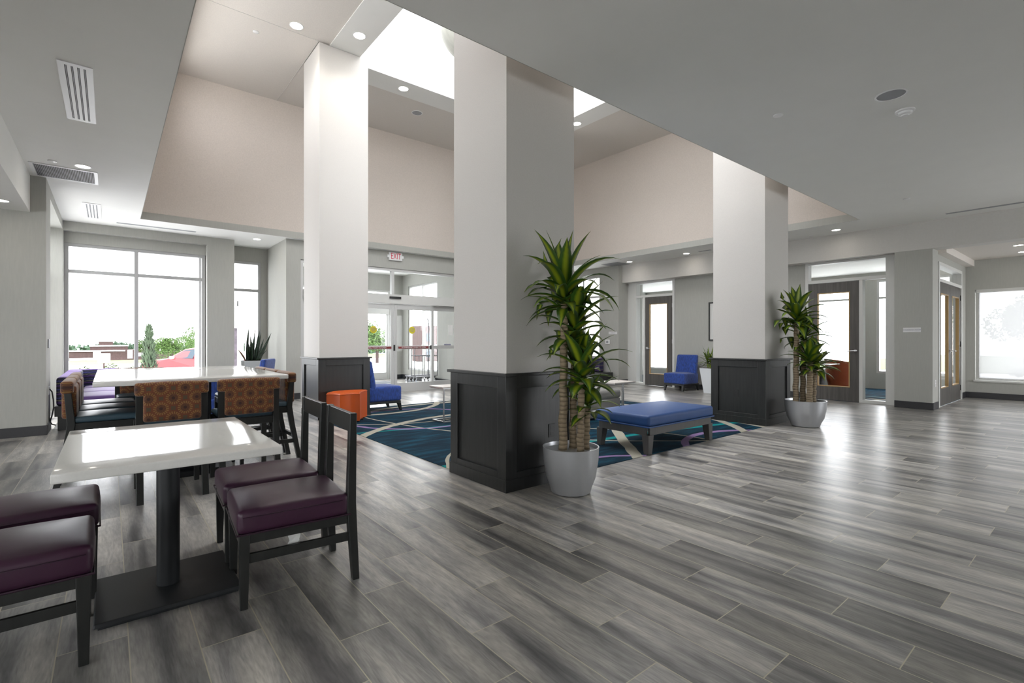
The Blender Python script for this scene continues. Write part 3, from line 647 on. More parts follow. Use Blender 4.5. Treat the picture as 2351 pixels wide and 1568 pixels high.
mt = MB().box(4.0, 6.4, 11.6, 13.9, 0.0, 0.012).build('walk_off_mat', mat('grey mat', (0.10, 0.11, 0.12), 0.95, noise=0.3, scale=200)); tag(mt, 'grey walk-off mat inside the entrance vestibule', 'mat')

# ---- office glass doors in the right wall
def office_set(name, y_l, y_r, ztop, door_l, door_r, side, glass_rect, hinge_left, lever_y):
    # y_l > y_r : y_l is the photo's left end
    f = 0.06; x0, x1 = 11.43, 11.60; m = MB()
    m.box(x0, x1, y_l-f, y_l, 0, ztop).box(x0, x1, y_r, y_r+f, 0, ztop).box(x0, x1, y_r+f, y_l-f, ztop-0.05, ztop).box(x0, x1, y_r+f, y_l-f, 2.41, 2.47)
    mid = door_r-0.06 if side == 'right' else door_l
    m.box(x0, x1, mid, mid+0.06, 0, 2.41)
    sy0, sy1 = (y_r+f, mid) if side == 'right' else (mid+0.06, y_l-f)
    m.box(x0, x1, sy0, sy1, 0.0, 0.06)
    root = struct(m, name, TRIMG, bevel=0.003)
    MB().quad((11.52, sy0, 0.05), (11.52, sy1, 0.05), (11.52, sy1, 2.42), (11.52, sy0, 2.42)).build('side_glass', GLASSD, root)
    MB().quad((11.52, y_r+f, 2.46), (11.52, y_l-f, 2.46), (11.52, y_l-f, ztop-0.04), (11.52, y_r+f, ztop-0.04)).build('transom_glass', GLASSD, root)
    gy0, gy1, gz0, gz1 = glass_rect
    d = MB(); xa, xb = 11.445, 11.49
    d.box(xa, xb, door_r, gy0, 0.01, 2.405).box(xa, xb, gy1, door_l, 0.01, 2.405).box(xa, xb, gy0, gy1, 0.01, gz0).box(xa, xb, gy0, gy1, gz1, 2.405)
    dl = d.build('door_leaf', DOORW, root); dl['label'] = 'dark veneer door leaf'
    bd = MB(); b = 0.018
    bd.box(xa-0.004, xb+0.004, gy0, gy0+b, gz0, gz1).box(xa-0.004, xb+0.004, gy1-b, gy1, gz0, gz1).box(xa-0.004, xb+0.004, gy0+b, gy1-b, gz0, gz0+b).box(xa-0.004, xb+0.004, gy0+b, gy1-b, gz1-b, gz1)
    bd.build('glazing_bead', OAKEDGE, dl)
    MB().quad((11.467, gy0, gz0), (11.467, gy1, gz0), (11.467, gy1, gz1), (11.467, gy0, gz1)).build('glass', GLASSD, dl)
    s = 1 if lever_y < (gy0+gy1)/2 else -1
    lv = MB(); lv.tube([(xa-0.012, lever_y, 1.02), (xa, lever_y, 1.02)], 0.03, 20).tube([(xa-0.055, lever_y, 1.02), (xa-0.01, lever_y, 1.02)], 0.012, 12)
    lv.tube([(xa-0.052, lever_y-0.01*s, 1.02), (xa-0.055, lever_y+0.06*s, 1.018), (xa-0.05, lever_y+0.13*s, 1.01)], 0.010, 10); lv.build('door_lever', CHROME, dl, smooth=True)
    hy = door_l if hinge_left else door_r
    for z in (0.25, 1.2, 2.15): MB().tube([(xa-0.006, hy, z-0.055), (xa-0.006, hy, z+0.055)], 0.011, 10).build('hinge', STEEL, dl)
    return root
office_set('door_3', 4.21, 2.75, 2.848, 4.145, 3.24, 'right', (3.40, 3.98, 0.285, 2.20), True, 3.30)
office_set('door_4', 8.60, 7.34, 2.84, 8.25, 7.40, 'left', (7.56, 8.12, 0.31, 2.215), False, 8.185)
b_ = MB(); b_.box(11.43, 11.60, 8.60, 8.84, 0, 2.84); struct(b_, 'trim_6', TRIMG)
b_ = MB(); b_.box(11.43, 11.46, 2.62, 2.752, 0, 2.84); struct(b_, 'trim_7', TRIMG)
# ---- alcove double doors in the wall at the right
a0, a1, ya = 11.68, 13.75, 2.09
ad = struct(MB().box(a0, a0+0.06, ya-0.02, 2.22, 0, 2.66).box(a1-0.06, a1, ya-0.02, 2.22, 0, 2.66).box(a0+0.06, a1-0.06, ya-0.02, 2.22, 2.30, 2.36).box(a0+0.06, a1-0.06, ya-0.02, 2.22, 2.60, 2.66), 'door_5', TRIMG, bevel=0.003)
MB().quad((a0+0.05, 2.14, 2.35), (a1-0.05, 2.14, 2.35), (a1-0.05, 2.14, 2.62), (a0+0.05, 2.14, 2.62)).build('transom_glass', GLASSD, ad)
xm = (a0+a1)/2
for i, (u0, u1) in enumerate(((a0+0.062, xm-0.002), (xm+0.002, a1-0.062))):
    d = MB(); g0, g1 = u0+0.16, u1-0.16
    d.box(u0, g0, ya, ya+0.045, 0.01, 2.295).box(g1, u1, ya, ya+0.045, 0.01, 2.295).box(g0, g1, ya, ya+0.045, 0.01, 0.33).box(g0, g1, ya, ya+0.045, 2.10, 2.295)
    dl = d.build('door_leaf', DOORW, ad)
    bd = MB().box(g0, g0+0.018, ya-0.004, ya+0.049, 0.33, 2.10).box(g1-0.018, g1, ya-0.004, ya+0.049, 0.33, 2.10).box(g0, g1, ya-0.004, ya+0.049, 0.33, 0.348).box(g0, g1, ya-0.004, ya+0.049, 2.082, 2.10).build('glazing_bead', OAKEDGE, dl)
    MB().quad((g0, ya+0.022, 0.33), (g1, ya+0.022, 0.33), (g1, ya+0.022, 2.10), (g0, ya+0.022, 2.10)).build('glass', GLASSD, dl)
    lx = u1-0.08 if i == 0 else u0+0.08; s = -1 if i == 0 else 1
    MB().tube([(lx, ya-0.012, 1.02), (lx, ya, 1.02)], 0.03, 20).tube([(lx, ya-0.06, 1.02), (lx, ya-0.01, 1.02)], 0.012).tube([(lx, ya-0.055, 1.02), (lx+0.12*s, ya-0.055, 1.015)], 0.010).build('door_lever', CHROME, dl, smooth=True)
    hx = u0 if i == 0 else u1
    for z in (0.25, 1.15, 2.1): MB().box(hx-0.02, hx+0.02, ya-0.012, ya, z-0.055, z+0.055).build('hinge', BLACKP, dl)

# ------------------------------------------------------------------ FURNITURE
# near table
t = thing('dining_table', 'white quartz top dining table on black pedestal, nearest the camera', 'table', (0.225, 2.96, 0))
MB().rbox(-0.39, 0.39, -0.545, 0.565, 0.702, 0.74, r=0.006, k=2).build('table_top', QUARTZ, t, smooth=True)
MB().box(-0.25, 0.25, -0.3, 0.3, 0.69, 0.702).box(-0.03, 0.03, -0.34, 0.34, 0.675, 0.69).build('mounting_plate', BLACKM, t)
MB().lathe([(0.048, 0.02), (0.048, 0.69)], 40).build('pedestal_post', BLACKM, t, smooth=True)
MB().taper((-0.265, 0.265, -0.25, 0.25), 0.0, (-0.265, 0.265, -0.25, 0.25), 0.012).taper((-0.28, 0.28, -0.262, 0.262), 0.012, (-0.275, 0.275, -0.258, 0.258), 0.032).build('base_plate', BLACKM, t, bevel=0.004)

def dining_chair(label, loc, rz, group):
    c = thing('dining_chair', label, 'chair', loc, rz, group)
    MB().rbox(-0.235, 0.265, -0.225, 0.225, 0.338, 0.448, r=0.024, k=4, crown=0.028, side=0.006).build('seat', PURPLE, c, smooth=True)
    seat_ = c.children[-1] if False else [k for k in bpy.data.objects if k.parent == c and k.name.startswith('seat')][0]
    pp = MB()
    for z in (0.342,):
        pp.tube([(-0.238, -0.229, z), (0.268, -0.229, z), (0.268, 0.229, z), (-0.238, 0.229, z)], 0.0045, 8, close=True)
    pp.tube([(-0.20, -0.2295, 0.418), (0.245, -0.2295, 0.418)], 0.0022, 6).tube([(-0.20, 0.2295, 0.418), (0.245, 0.2295, 0.418)], 0.0022, 6)
    pp.build('seat_piping', PURPIPE, seat_, smooth=True)
    fr = MB(); fr.box(-0.225, 0.225, -0.222, -0.20, 0.295, 0.338).box(-0.225, 0.225, 0.20, 0.222, 0.295, 0.338).box(0.235, 0.258, -0.19, 0.19, 0.295, 0.338).box(-0.258, -0.235, -0.19, 0.19, 0.295, 0.338)
    fr.build('seat_frame', CHAIRW, c, bevel=0.003)
    for s in (-1, 1):
        y0, y1 = sorted((s*0.188, s*0.226))
        MB().taper((0.222, 0.254, y0+0.003, y1-0.003), 0.0, (0.214, 0.260, y0, y1), 0.338).build('leg', CHAIRW, c, bevel=0.003)
        q = [(-0.262, 0.0), (-0.230, 0.0), (-0.215, 0.38), (-0.225, 0.85), (-0.262, 0.85), (-0.263, 0.40)]
        q = [(-0.285, 0.0), (-0.252, 0.0), (-0.222, 0.36), (-0.238, 0.85), (-0.272, 0.85), (-0.268, 0.40)]
        MB().yprism(q, y0, y1).build('leg', CHAIRW, c, bevel=0.003)
        MB().box(-0.255, 0.228, s*0.205-0.009, s*0.205+0.009, 0.203, 0.245).build('stretcher', CHAIRW, c, bevel=0.002)
    MB().taper((-0.262, -0.242, -0.19, 0.19), 0.752, (-0.266, -0.244, -0.19, 0.19), 0.848).build('top_rail', CHAIRW, c, bevel=0.003)
    return c
ch = dining_chair('purple seat wooden chair nearest the big plant, paper tag hanging under it', (0.726, 2.705, 0), PI-0.07, 'dining chairs at the near table')
# two layered care labels hanging from the seat frame
for (a, z, rot, nm) in ((0.035, 0.296, 0.5, 'care_label'), (0.0, 0.296, -0.25, 'care_label')):
    tg = MB(); n = 5
    for i in range(n):
        u0, u1 = i/n, (i+1)/n
        p = lambda u, v: (a+0.034*(v-0.5)*(1+0.5*u)-0.03*u*(1 if rot > 0 else -1), 0.165+0.014*math.sin(3*u+rot)+0.02*(v-0.5)*rot, z-0.07*u)
        tg.quad(p(u0, 0), p(u0, 1), p(u1, 1), p(u1, 0))
    g_ = tg.build(nm, PAPER, ch); md = g_.modifiers.new('thickness', 'SOLIDIFY'); md.thickness = 0.0008
c2 = dup(ch, loc=(0.747, 3.225, 0), rz=PI-0.05, label='purple seat wooden chair between the near table and the orange patterned stools')
for k_ in list(c2.children):
    if k_.name.startswith('care_label'): bpy.data.objects.remove(k_)
c3 = dup(c2, loc=(-0.315, 2.672, 0), rz=0.01, label='purple seat chair cut off at the lower left corner of the photo')
c4 = dup(c2, loc=(-0.305, 3.28, 0), rz=0.015, label='purple seat chair at the left edge, behind the one in the corner')

# bar height table
t = thing('communal_table', 'long white quartz communal table ringed by orange patterned stools', 'table', (0.60, 5.99, 0))
MB().rbox(-0.70, 0.70, -1.08, 1.08, 0.864, 0.903, r=0.006, k=2).build('table_top', QUARTZ, t, smooth=True)
MB().box(-0.14, 0.14, -0.62, 0.62, 0.05, 0.862).build('pedestal_box', BLACKM, t, bevel=0.004)
MB().box(-0.24, 0.24, -0.72, 0.72, 0.0, 0.05).build('base_plinth', BLACKM, t, bevel=0.004)

def stool(label, loc, rz, group):
    c = thing('counter_stool', label, 'stool', loc, rz, group)
    MB().rbox(-0.19, 0.235, -0.222, 0.222, 0.565, 0.615, r=0.022, k=4, crown=0.014).build('seat', TEALV, c, smooth=True)
    MB().box(-0.19, 0.23, -0.218, -0.192, 0.505, 0.565).box(-0.19, 0.23, 0.192, 0.218, 0.505, 0.565).box(0.205, 0.23, -0.192, 0.192, 0.505, 0.565).box(-0.215, -0.19, -0.192, 0.192, 0.505, 0.565).build('seat_frame', CHAIRW, c, bevel=0.003)
    for s in (-1, 1):
        y0, y1 = sorted((s*0.186, s*0.232))
        MB().taper((0.205, 0.235, y0+0.004, y1-0.004), 0.0, (0.195, 0.235, y0, y1), 0.565).build('leg', CHAIRW, c, bevel=0.003)
        q = [(-0.325, 0.0), (-0.285, 0.0), (-0.20, 0.42), (-0.178, 0.56), (-0.205, 0.84), (-0.248, 0.84), (-0.228, 0.56), (-0.25, 0.40)]
        MB().yprism(q, y0, y1).build('leg', CHAIRW, c, bevel=0.003)
        MB().box(-0.27, 0.21, s*0.21-0.011, s*0.21+0.011, 0.20, 0.24).build('stretcher', CHAIRW, c, bevel=0.002)
    MB().box(-0.285, -0.258, -0.19, 0.19, 0.235, 0.275).build('stretcher', CHAIRW, c, bevel=0.002)
    MB().box(0.205, 0.228, -0.19, 0.19, 0.17, 0.215).box(0.200, 0.233, -0.185, 0.185, 0.215, 0.219).build('footrest', CHAIRW, c, bevel=0.002)
    bk = MB()
    bk.rbox(-0.268, -0.188, -0.24, 0.24, 0.80, 0.900, r=0.022, k=3, crown=0.006)
    bk.rbox(-0.262, -0.172, -0.188, 0.188, 0.60, 0.86, r=0.02, k=3)
    bk.build('backrest', MEDAL, c, smooth=True)
    return c
G = 'patterned stools around the communal table'
s0 = stool('orange patterned stool, left one of the two with backs facing the camera', (0.385, 4.90, 0), PI/2, G)
dup(s0, loc=(0.925, 4.90, 0), label='orange patterned stool, right one of the two with backs facing the camera')
for y, lb in ((5.43, 'patterned stool on the left side of the communal table, nearest the camera'), (5.94, 'patterned stool in the middle of the communal table left side'), (6.44, 'patterned stool on the left side of the communal table, nearest the window')):
    dup(s0, loc=(-0.03, y, 0), rz=0.0, label=lb)
for y, lb in ((5.45, 'patterned stool on the right side of the communal table, nearest the camera'), (5.97, 'patterned stool in the middle of the communal table right side'), (6.47, 'patterned stool on the right side of the communal table, farthest from the camera')):
    dup(s0, loc=(1.19, y, 0), rz=PI, label=lb)
dup(s0, loc=(0.28, 7.02, 0), rz=-PI/2, label='patterned stool at the far end of the communal table, facing the camera')

# banquettes
def banquette(name, label, group, bx, seats, backs):
    r = thing(name, label, 'banquette', (0, 0, 0), 0, group)
    for (a, b, c, d) in bx:
        MB().box(a+0.03, b-0.03, c+0.03, d-0.03, 0.0, 0.19).build('base_box', DARKW, r, bevel=0.004)
        MB().box(a, b, c, d, 0.19, 0.33).build('seat_frame', DARKW, r, bevel=0.004)
    for q in seats: MB().rbox(*q, 0.33, 0.44, r=0.04, k=3, crown=0.02).build('seat_cushion', VIOLET, r, smooth=True)
    for q in backs: MB().rbox(*q, 0.33, 0.72, r=0.04, k=3).build('back_cushion', STRIPE, r, smooth=True)
    return r
banquette('banquette', 'violet seat banquette with navy striped back in the left window bay', 'striped banquettes',
          [(-0.575, 0.20, 9.06, 10.75), (-0.575, 0.62, 10.80, 11.60)], [(-0.34, 0.19, 9.10, 9.92), (-0.34, 0.19, 9.94, 10.74), (-0.34, 0.20, 10.82, 11.33), (0.22, 0.61, 10.82, 11.33)],
          [(-0.56, -0.35, 9.08, 10.75), (-0.56, 0.20, 11.35, 11.58), (-0.56, -0.35, 10.78, 11.33)])
banquette('banquette', 'striped back banquette under the window behind the near pillar', 'striped banquettes',
          [(10.25, 10.98, 9.0, 10.7)], [(10.3, 10.74, 9.42, 10.66)], [(10.76, 10.98, 9.32, 10.68)])

# lounge chairs
def lounge(label, loc, rz, group='blue armless lounge chairs'):
    c = thing('lounge_chair', label, 'chair', loc, rz, group)
    MB().rbox(-0.30, 0.31, -0.29, 0.29, 0.17, 0.425, r=0.035, k=3, crown=0.02).build('seat', BLUEF, c, smooth=True)
    b = MB(); b.rbox(0, 0.13, -0.29, 0.29, 0.0, 0.62, r=0.04, k=3)
    b.v = [(-0.25-0.075*(z/0.62)+x*(1-0.25*z/0.62), y*(1-0.03*z/0.62), 0.25+z) for x, y, z in b.v]
    b.build('backrest', BLUEF, c, smooth=True)
    MB().box(-0.33, 0.30, -0.275, 0.275, 0.13, 0.17).build('seat_frame', CHAIRW, c, bevel=0.004)
    for sx, sy in ((1, 1), (1, -1), (-1, 1), (-1, -1)):
        x, y = (0.27 if sx > 0 else -0.30), 0.25*sy; e = 0.035*sx
        MB().taper((x-0.018+e, x+0.018+e, y-0.018, y+0.018), 0, (x-0.035, x+0.03, y-0.03, y+0.025), 0.13).build('leg', CHAIRW, c, bevel=0.003)
    return c
lc = lounge('royal blue lounge chair seen from the side next to the orange ottoman', (3.66, 8.22, 0.0062), 0)
dup(lc, loc=(10.93, 6.83, 0), rz=PI-0.05, label='royal blue lounge chair facing the room by the glass door with side window')
dup(lc, loc=(9.0, 4.13, 0), rz=PI, label='royal blue lounge chair half hidden between the right pillar and the potted plant')
dup(lc, loc=(1.05, 8.05, 0), rz=PI/2+0.02, label='blue lounge chair whose back top shows just above the communal table')
dup(lc, loc=(2.13, 10.45, 0), rz=PI*0.82, label='blue lounge chair beside the grey planter with the snake plant')

# ottomans
pol = [(-0.37, -0.02), (-0.26, -0.27), (0.04, -0.265), (0.32, 0.13), (0.20, 0.22), (0.02, 0.265), (-0.2, 0.2)]
def catmull(P, n=6, keep=(0, 1, 2, 3)):
    out = []
    for i in range(len(P)):
        a, b = P[i], P[(i+1) % len(P)]
        mx, my = (a[0]+b[0])/2, (a[1]+b[1])/2; l = math.hypot(mx, my)
        bul = {0: -0.02, 1: -0.05, 2: -0.035}.get(i, 0.015)
        for k in range(n):
            u = k/n; w_ = 4*u*(1-u)*bul
            out.append((a[0]+(b[0]-a[0])*u+mx/l*w_, a[1]+(b[1]-a[1])*u+my/l*w_))
    return out
pp = catmull(pol)
t = thing('wedge_ottoman', 'orange vinyl wedge ottoman in front of the left pillar', 'ottoman', (2.86, 7.43, 0.0062))
ins = [(x*0.965, y*0.965) for x, y in pp]
ob_ = MB().prism(pp, 0.015, 0.42).prism(pp, 0.42, 0.437, top=ins).build('cushion_body', ORANGEV, t, smooth=True)
MB().tube([(x*1.004, y*1.004, 0.42) for x, y in pp], 0.005, 6, close=True).build('piping', ORANGEV, ob_, smooth=True)
for x, y in ((-0.2, -0.1), (0.15, -0.1), (0.15, 0.1)): MB().lathe([(0.02, 0), (0.02, 0.02)], 16, x, y).build('foot', BLACKP, t)
t = thing('square_ottoman', 'grey tweed ottoman behind the blue bench', 'ottoman', (5.75, 5.62, 0.0062))
MB().rbox(-0.65, 0.65, -0.54, 0.54, 0.02, 0.30, r=0.03, k=3).build('base', GREYF, t, smooth=True)
MB().rbox(-0.66, 0.66, -0.55, 0.55, 0.295, 0.44, r=0.05, k=4, crown=0.015).build('cushion', GREYF, t, smooth=True)
for x in (-0.55, 0.55):
    for y in (-0.45, 0.45): MB().lathe([(0.025, 0), (0.025, 0.025)], 16, x, y).build('foot', BLACKP, t)
t = thing('bench_ottoman', 'navy blue vinyl bench on splayed wooden legs at the carpet edge', 'bench', (5.06, 3.50, 0.0062))
MB().rbox(-0.64, 0.68, -0.36, 0.38, 0.295, 0.415, r=0.03, k=4, crown=0.022, side=0.004).build('cushion', BLUEV, t, smooth=True)
MB().tube([(-0.64, -0.36, 0.292), (0.68, -0.36, 0.292), (0.68, 0.38, 0.292), (-0.64, 0.38, 0.292)], 0.009, 8, close=True).build('piping', BLUEV, bpy.data.objects['cushion'] if 'cushion' in bpy.data.objects and bpy.data.objects['cushion'].parent == t else [k for k in bpy.data.objects if k.parent == t][0], smooth=True)
CW2 = mat('brown grey bench wood', (0.06, 0.057, 0.055), 0.45, noise=0.12, scale=50, stretch=(1, 1, 0.1))
MB().box(-0.60, 0.64, -0.345, -0.315, 0.20, 0.288).box(-0.60, 0.64, 0.335, 0.365, 0.20, 0.288).box(-0.63, -0.60, -0.315, 0.335, 0.20, 0.288).box(0.64, 0.67, -0.315, 0.335, 0.20, 0.288).box(-0.60, 0.64, -0.315, 0.335, 0.27, 0.288).build('seat_frame', CW2, t, bevel=0.004)
for sx, x in ((-1, -0.585), (1, 0.625)):
    for sy, y in ((-1, -0.305), (1, 0.325)):
        xo = x+sx*0.0; a, b = x-0.05, x+0.05
        top = (x-0.048, x+0.048, y-0.045, y+0.045)
        bot = (x-0.045, x+0.02, y-0.042, y+0.02) if sx < 0 else (x-0.02, x+0.045, y-0.042, y+0.02)
        if sy > 0: bot = (bot[0], bot[1], y-0.02, y+0.042)
        MB().taper(bot, 0.0, top, 0.205).build('leg', CW2, t, bevel=0.003)

# C shaped side tables
STONE = mat('pale stone top', (0.55, 0.51, 0.48), 0.35, noise=0.06, scale=25)
def side_table(label, x, y, rz=0):
    c = thing('side_table', label, 'table', (x, y, 0.0062), rz, 'small side tables on thin steel legs')
    MB().box(-0.27, 0.27, -0.20, 0.20, 0.510, 0.530).build('table_top', STONE, c, bevel=0.003)
    MB().box(-0.26, 0.26, -0.19, 0.19, 0.500, 0.510).build('top_frame', STEEL, c)
    p = MB(); r = 0.011
    return c, p
c, p = side_table('stone top side table with thin legs between the blue chair and near pillar', 4.06, 6.46)
for xx in (-0.225, 0.225): MB().tube([(xx, -0.15, 0.012), (xx, -0.15, 0.505)], 0.011, 10).build('leg', STEEL, c, smooth=True)
MB().box(-0.24, 0.24, -0.165, -0.14, 0.0, 0.018).box(-0.24, 0.24, 0.14, 0.165, 0.0, 0.018).box(-0.24, -0.215, -0.14, 0.14, 0.0, 0.018).build('base_frame', STEEL, c)
c, p = side_table('stone top side table over the right end of the grey ottoman', 6.62, 5.36, PI)
for yy in (-0.03, 0.0): MB().tube([(-0.20, yy, 0.012), (-0.20, yy, 0.505)], 0.010, 10).build('leg', STEEL, c, smooth=True)
MB().box(-0.24, 0.0, -0.19, -0.165, 0.0, 0.018).box(-0.24, 0.0, 0.165, 0.19, 0.0, 0.018).box(-0.24, -0.215, -0.165, 0.165, 0.0, 0.018).build('base_frame', STEEL, c)

# carpet
cp = MB(); cp.box(3.345, 7.21, 3.17, 8.55, 0.0, 0.006).box(2.50, 3.345, 3.96, 7.72, 0.0, 0.006).box(7.21, 8.06, 4.04, 7.72, 0.0, 0.006)
cpo = cp.build('rug', CARPET); tag(cpo, 'navy and teal carpet with beige and purple swirls between the pillars', 'carpet')

# ------------------------------------------------------------------ PLANTS
def blade(mb, base, az, el, L, W, droop, fold=0.25, n=9, twist=0.0, clamp=None):
    d = Vector((math.cos(az)*math.cos(el), math.sin(az)*math.cos(el), math.sin(el))); p = Vector(base)
    rows = []; step = L/n
    for i in range(n+1):
        u = i/n
        side = d.cross(Vector((0, 0, 1)))
        if side.length < 1e-3: side = Vector((-math.sin(az), math.cos(az), 0))
        side.normalize(); nrm = side.cross(d).normalized()
        side = side*math.cos(twist)+nrm*math.sin(twist)
        wd = W*0.5*(math.sin(PI*min(1, (u*0.86+0.14)))**0.6)*(1-u**5)
        rows.append((p-side*wd+nrm*wd*fold, p.copy(), p+side*wd+nrm*wd*fold))
        p = p+d*step
        if clamp and p.y > clamp-W*0.5: p.y = clamp-W*0.5-0.002*i; d.y = min(d.y, 0.0)
        e = d.copy(); e.z -= droop*step*(0.4+1.6*u); d = e.normalized()
    st = len(mb.v)
    for i, r in enumerate(rows):
        for k, q in enumerate(r):
            mb.uv[len(mb.v)] = (k/2, i/n); mb.v.append(tuple(q))
    for i in range(n):
        for k in range(2): mb.f.append((st+i*3+k, st+i*3+k+1, st+(i+1)*3+k+1, st+(i+1)*3+k)); mb.m.append(0)
def rosette(parent, base, n, L, W, h, seed, clamp=None, name='leaf_cluster'):
    random.seed(seed); mb = MB()
    for i in range(n):
        u = i/n
        az = i*2.39996+random.uniform(-0.25, 0.25); el = math.radians(78-82*u**0.8+random.uniform(-6, 6))
        blade(mb, (base[0], base[1], base[2]+h*(1-u)), az, el, L*(0.75+0.35*random.random())*(0.8+0.3*math.sin(PI*min(1, u+0.15))), W*(0.85+0.3*random.random()), 1.6+2.9*u+random.uniform(-0.8, 0.8), clamp=clamp)
    o = mb.build(name, LEAF, parent, smooth=True)
    md = o.modifiers.new('thickness', 'SOLIDIFY'); md.thickness = 0.0008
    return o
def pot(parent, r, rb, h, material):
    MB().lathe([(rb*0.9, 0.0), (rb, 0.01), (rb*1.07, 0.05), (rb+(r-rb)*0.62, h*0.35), (rb+(r-rb)*0.93, h*0.72), (r, h-0.012), (r+0.002, h), (r-0.008, h), (r-0.014, h-0.03)], 64).build('pot', material, parent, smooth=True)
    MB().lathe([(0.0, h-0.035), (r-0.013, h-0.04)][::-1], 48).build('soil', SOIL, parent)
def cane(parent, x, y, z0, z1, r, lean=(0, 0)):
    n = 14; pts = [(x+lean[0]*i/n+0.004*math.sin(i*1.7), y+lean[1]*i/n+0.004*math.cos(i*2.1), z0+(z1-z0)*i/n) for i in range(n+1)]
    MB().tube(pts, [r*(1.06-0.16*i/n+0.03*math.sin(i*2.7)) for i in range(n+1)], 16).build('cane', CANE, parent, smooth=True)
    return (pts[-1][0], pts[-1][1], pts[-1][2])
Rv = Vector((0.7756, -0.6312, 0)); Fv = Vector((0.6312, 0.7756, 0))
def off(a, b): v = Rv*a+Fv*b; return v.x, v.y
t = thing('potted_corn_plant', 'tall corn plant in silver pot beside the nearest pillar', 'plant', (2.89, 2.80, 0), 0, 'corn plants in silver pots')
pot(t, 0.225, 0.158, 0.37, POTS)
for (a, b, r, zt, n, L, W, h, sd) in ((-0.065, 0.00, 0.033, 1.53, 32, 0.44, 0.060, 0.20, 1), (0.025, 0.07, 0.030, 1.22, 28, 0.40, 0.060, 0.26, 2), (0.065, -0.07, 0.028, 0.92, 26, 0.36, 0.060, 0.16, 3), (0.125, 0.02, 0.026, 0.68, 16, 0.28, 0.055, 0.16, 4)):
    x, y = off(a, b); c0 = cane(t, x, y, 0.31, zt, r, (0.01, -0.01)); rosette(t, (c0[0], c0[1], c0[2]-0.07), int(n*1.15), L*1.12, W*1.75, h, sd, clamp=0.29)
t = thing('potted_corn_plant', 'tall corn plant in silver pot beside the right pillar', 'plant', (7.72, 2.84, 0), 0, 'corn plants in silver pots')
pot(t, 0.265, 0.18, 0.37, POTS)
for (a, b, r, zt, n, L, W, h, sd) in ((-0.14, 0.0, 0.036, 1.48, 30, 0.40, 0.062, 0.20, 11), (0.02, 0.10, 0.036, 1.22, 28, 0.38, 0.062, 0.2, 12), (0.0, -0.09, 0.040, 0.92, 24, 0.34, 0.06, 0.12, 13), (0.12, 0.02, 0.038, 0.82, 22, 0.36, 0.06, 0.12, 14)):
    x, y = off(a, b); c0 = cane(t, x, y, 0.31, zt, r, (0.01, -0.01)); rosette(t, (c0[0], c0[1], c0[2]-0.07), int(n*1.15), L*1.12, W*1.75, h, sd, clamp=0.32)
t = thing('potted_dracaena', 'small leafy plant in a tapered white planter behind the right pillar', 'plant', (10.85, 6.03, 0))
MB().taper((-0.10, 0.10, -0.10, 0.10), 0, (-0.17, 0.17, -0.17, 0.17), 0.58).build('pot', POTW, t, bevel=0.006)
MB().box(-0.15, 0.15, -0.15, 0.15, 0.575, 0.585).build('soil', SOIL, t)
for i, (a, b, hh) in enumerate(((-0.05, 0, 0.10), (0.05, 0.04, 0.14), (0, -0.05, 0.06))):
    x, y = off(a, b); rosette(t, (x, y, 0.60+hh*0.3), 15, 0.36, 0.045, 0.12, 20+i)
    MB().tube([(x, y, 0.58), (x, y, 0.70)], 0.012, 8).build('stem', CANE, t)
t = thing('potted_snake_plant', 'snake plant in a square pale grey planter by the corner window', 'plant', (2.43, 11.95, 0), 0)
MB().taper((-0.17, 0.17, -0.17, 0.17), 0, (-0.20, 0.20, -0.20, 0.20), 0.785).build('pot', POTG, t, bevel=0.005)
MB().box(-0.18, 0.18, -0.18, 0.18, 0.775, 0.79).build('soil', SOIL, t)
random.seed(5)
gr = MB(); br = MB()
spec = [(-0.13, 0, 0.72, 0.04, 0), (-0.06, 0.05, 0.55, -0.02, 0), (0.0, 0, 0.60, 0.05, 0), (0.05, 0.05, 0.68, 0.08, 0), (0.09, -0.04, 0.62, 0.15, 0), (0.12, 0.05, 0.66, 0.35, 0), (0.02, -0.08, 0.42, 0.0, 0), (-0.03, -0.1, 0.38, -0.1, 0), (0.13, -0.08, 0.45, 0.45, 0), (0.07, 0.1, 0.5, 0.2, 0), (-0.1, 0.08, 0.42, -0.1, 0), (-0.02, 0.02, 0.82, 0.07, 1), (-0.13, -0.06, 0.30, -0.5, 1), (0.11, 0.0, 0.3, 0.6, 0), (-0.08, -0.04, 0.40, -0.05, 0), (0.05, -0.02, 0.40, 0.1, 0), (0.08, 0.02, 0.34, 0.25, 0)]
for a, b, L, ln_, brown in spec:
    x, y = off(a, b); d = Rv*ln_; az = math.atan2(d.y, d.x); el = PI/2-abs(ln_)*1.1-0.01
    blade(br if brown else gr, (x, y, 0.78), az, el, L, 0.075, 0.0, fold=0.35, n=8, twist=random.uniform(-0.5, 0.5))
for mb_, mt_, nm in ((gr, SNAKE, 'leaf_cluster'), (br, SNAKEB, 'browned_leaf')):
    o = mb_.build(nm, mt_, t, smooth=True); md = o.modifiers.new('thickness', 'SOLIDIFY'); md.thickness = 0.006

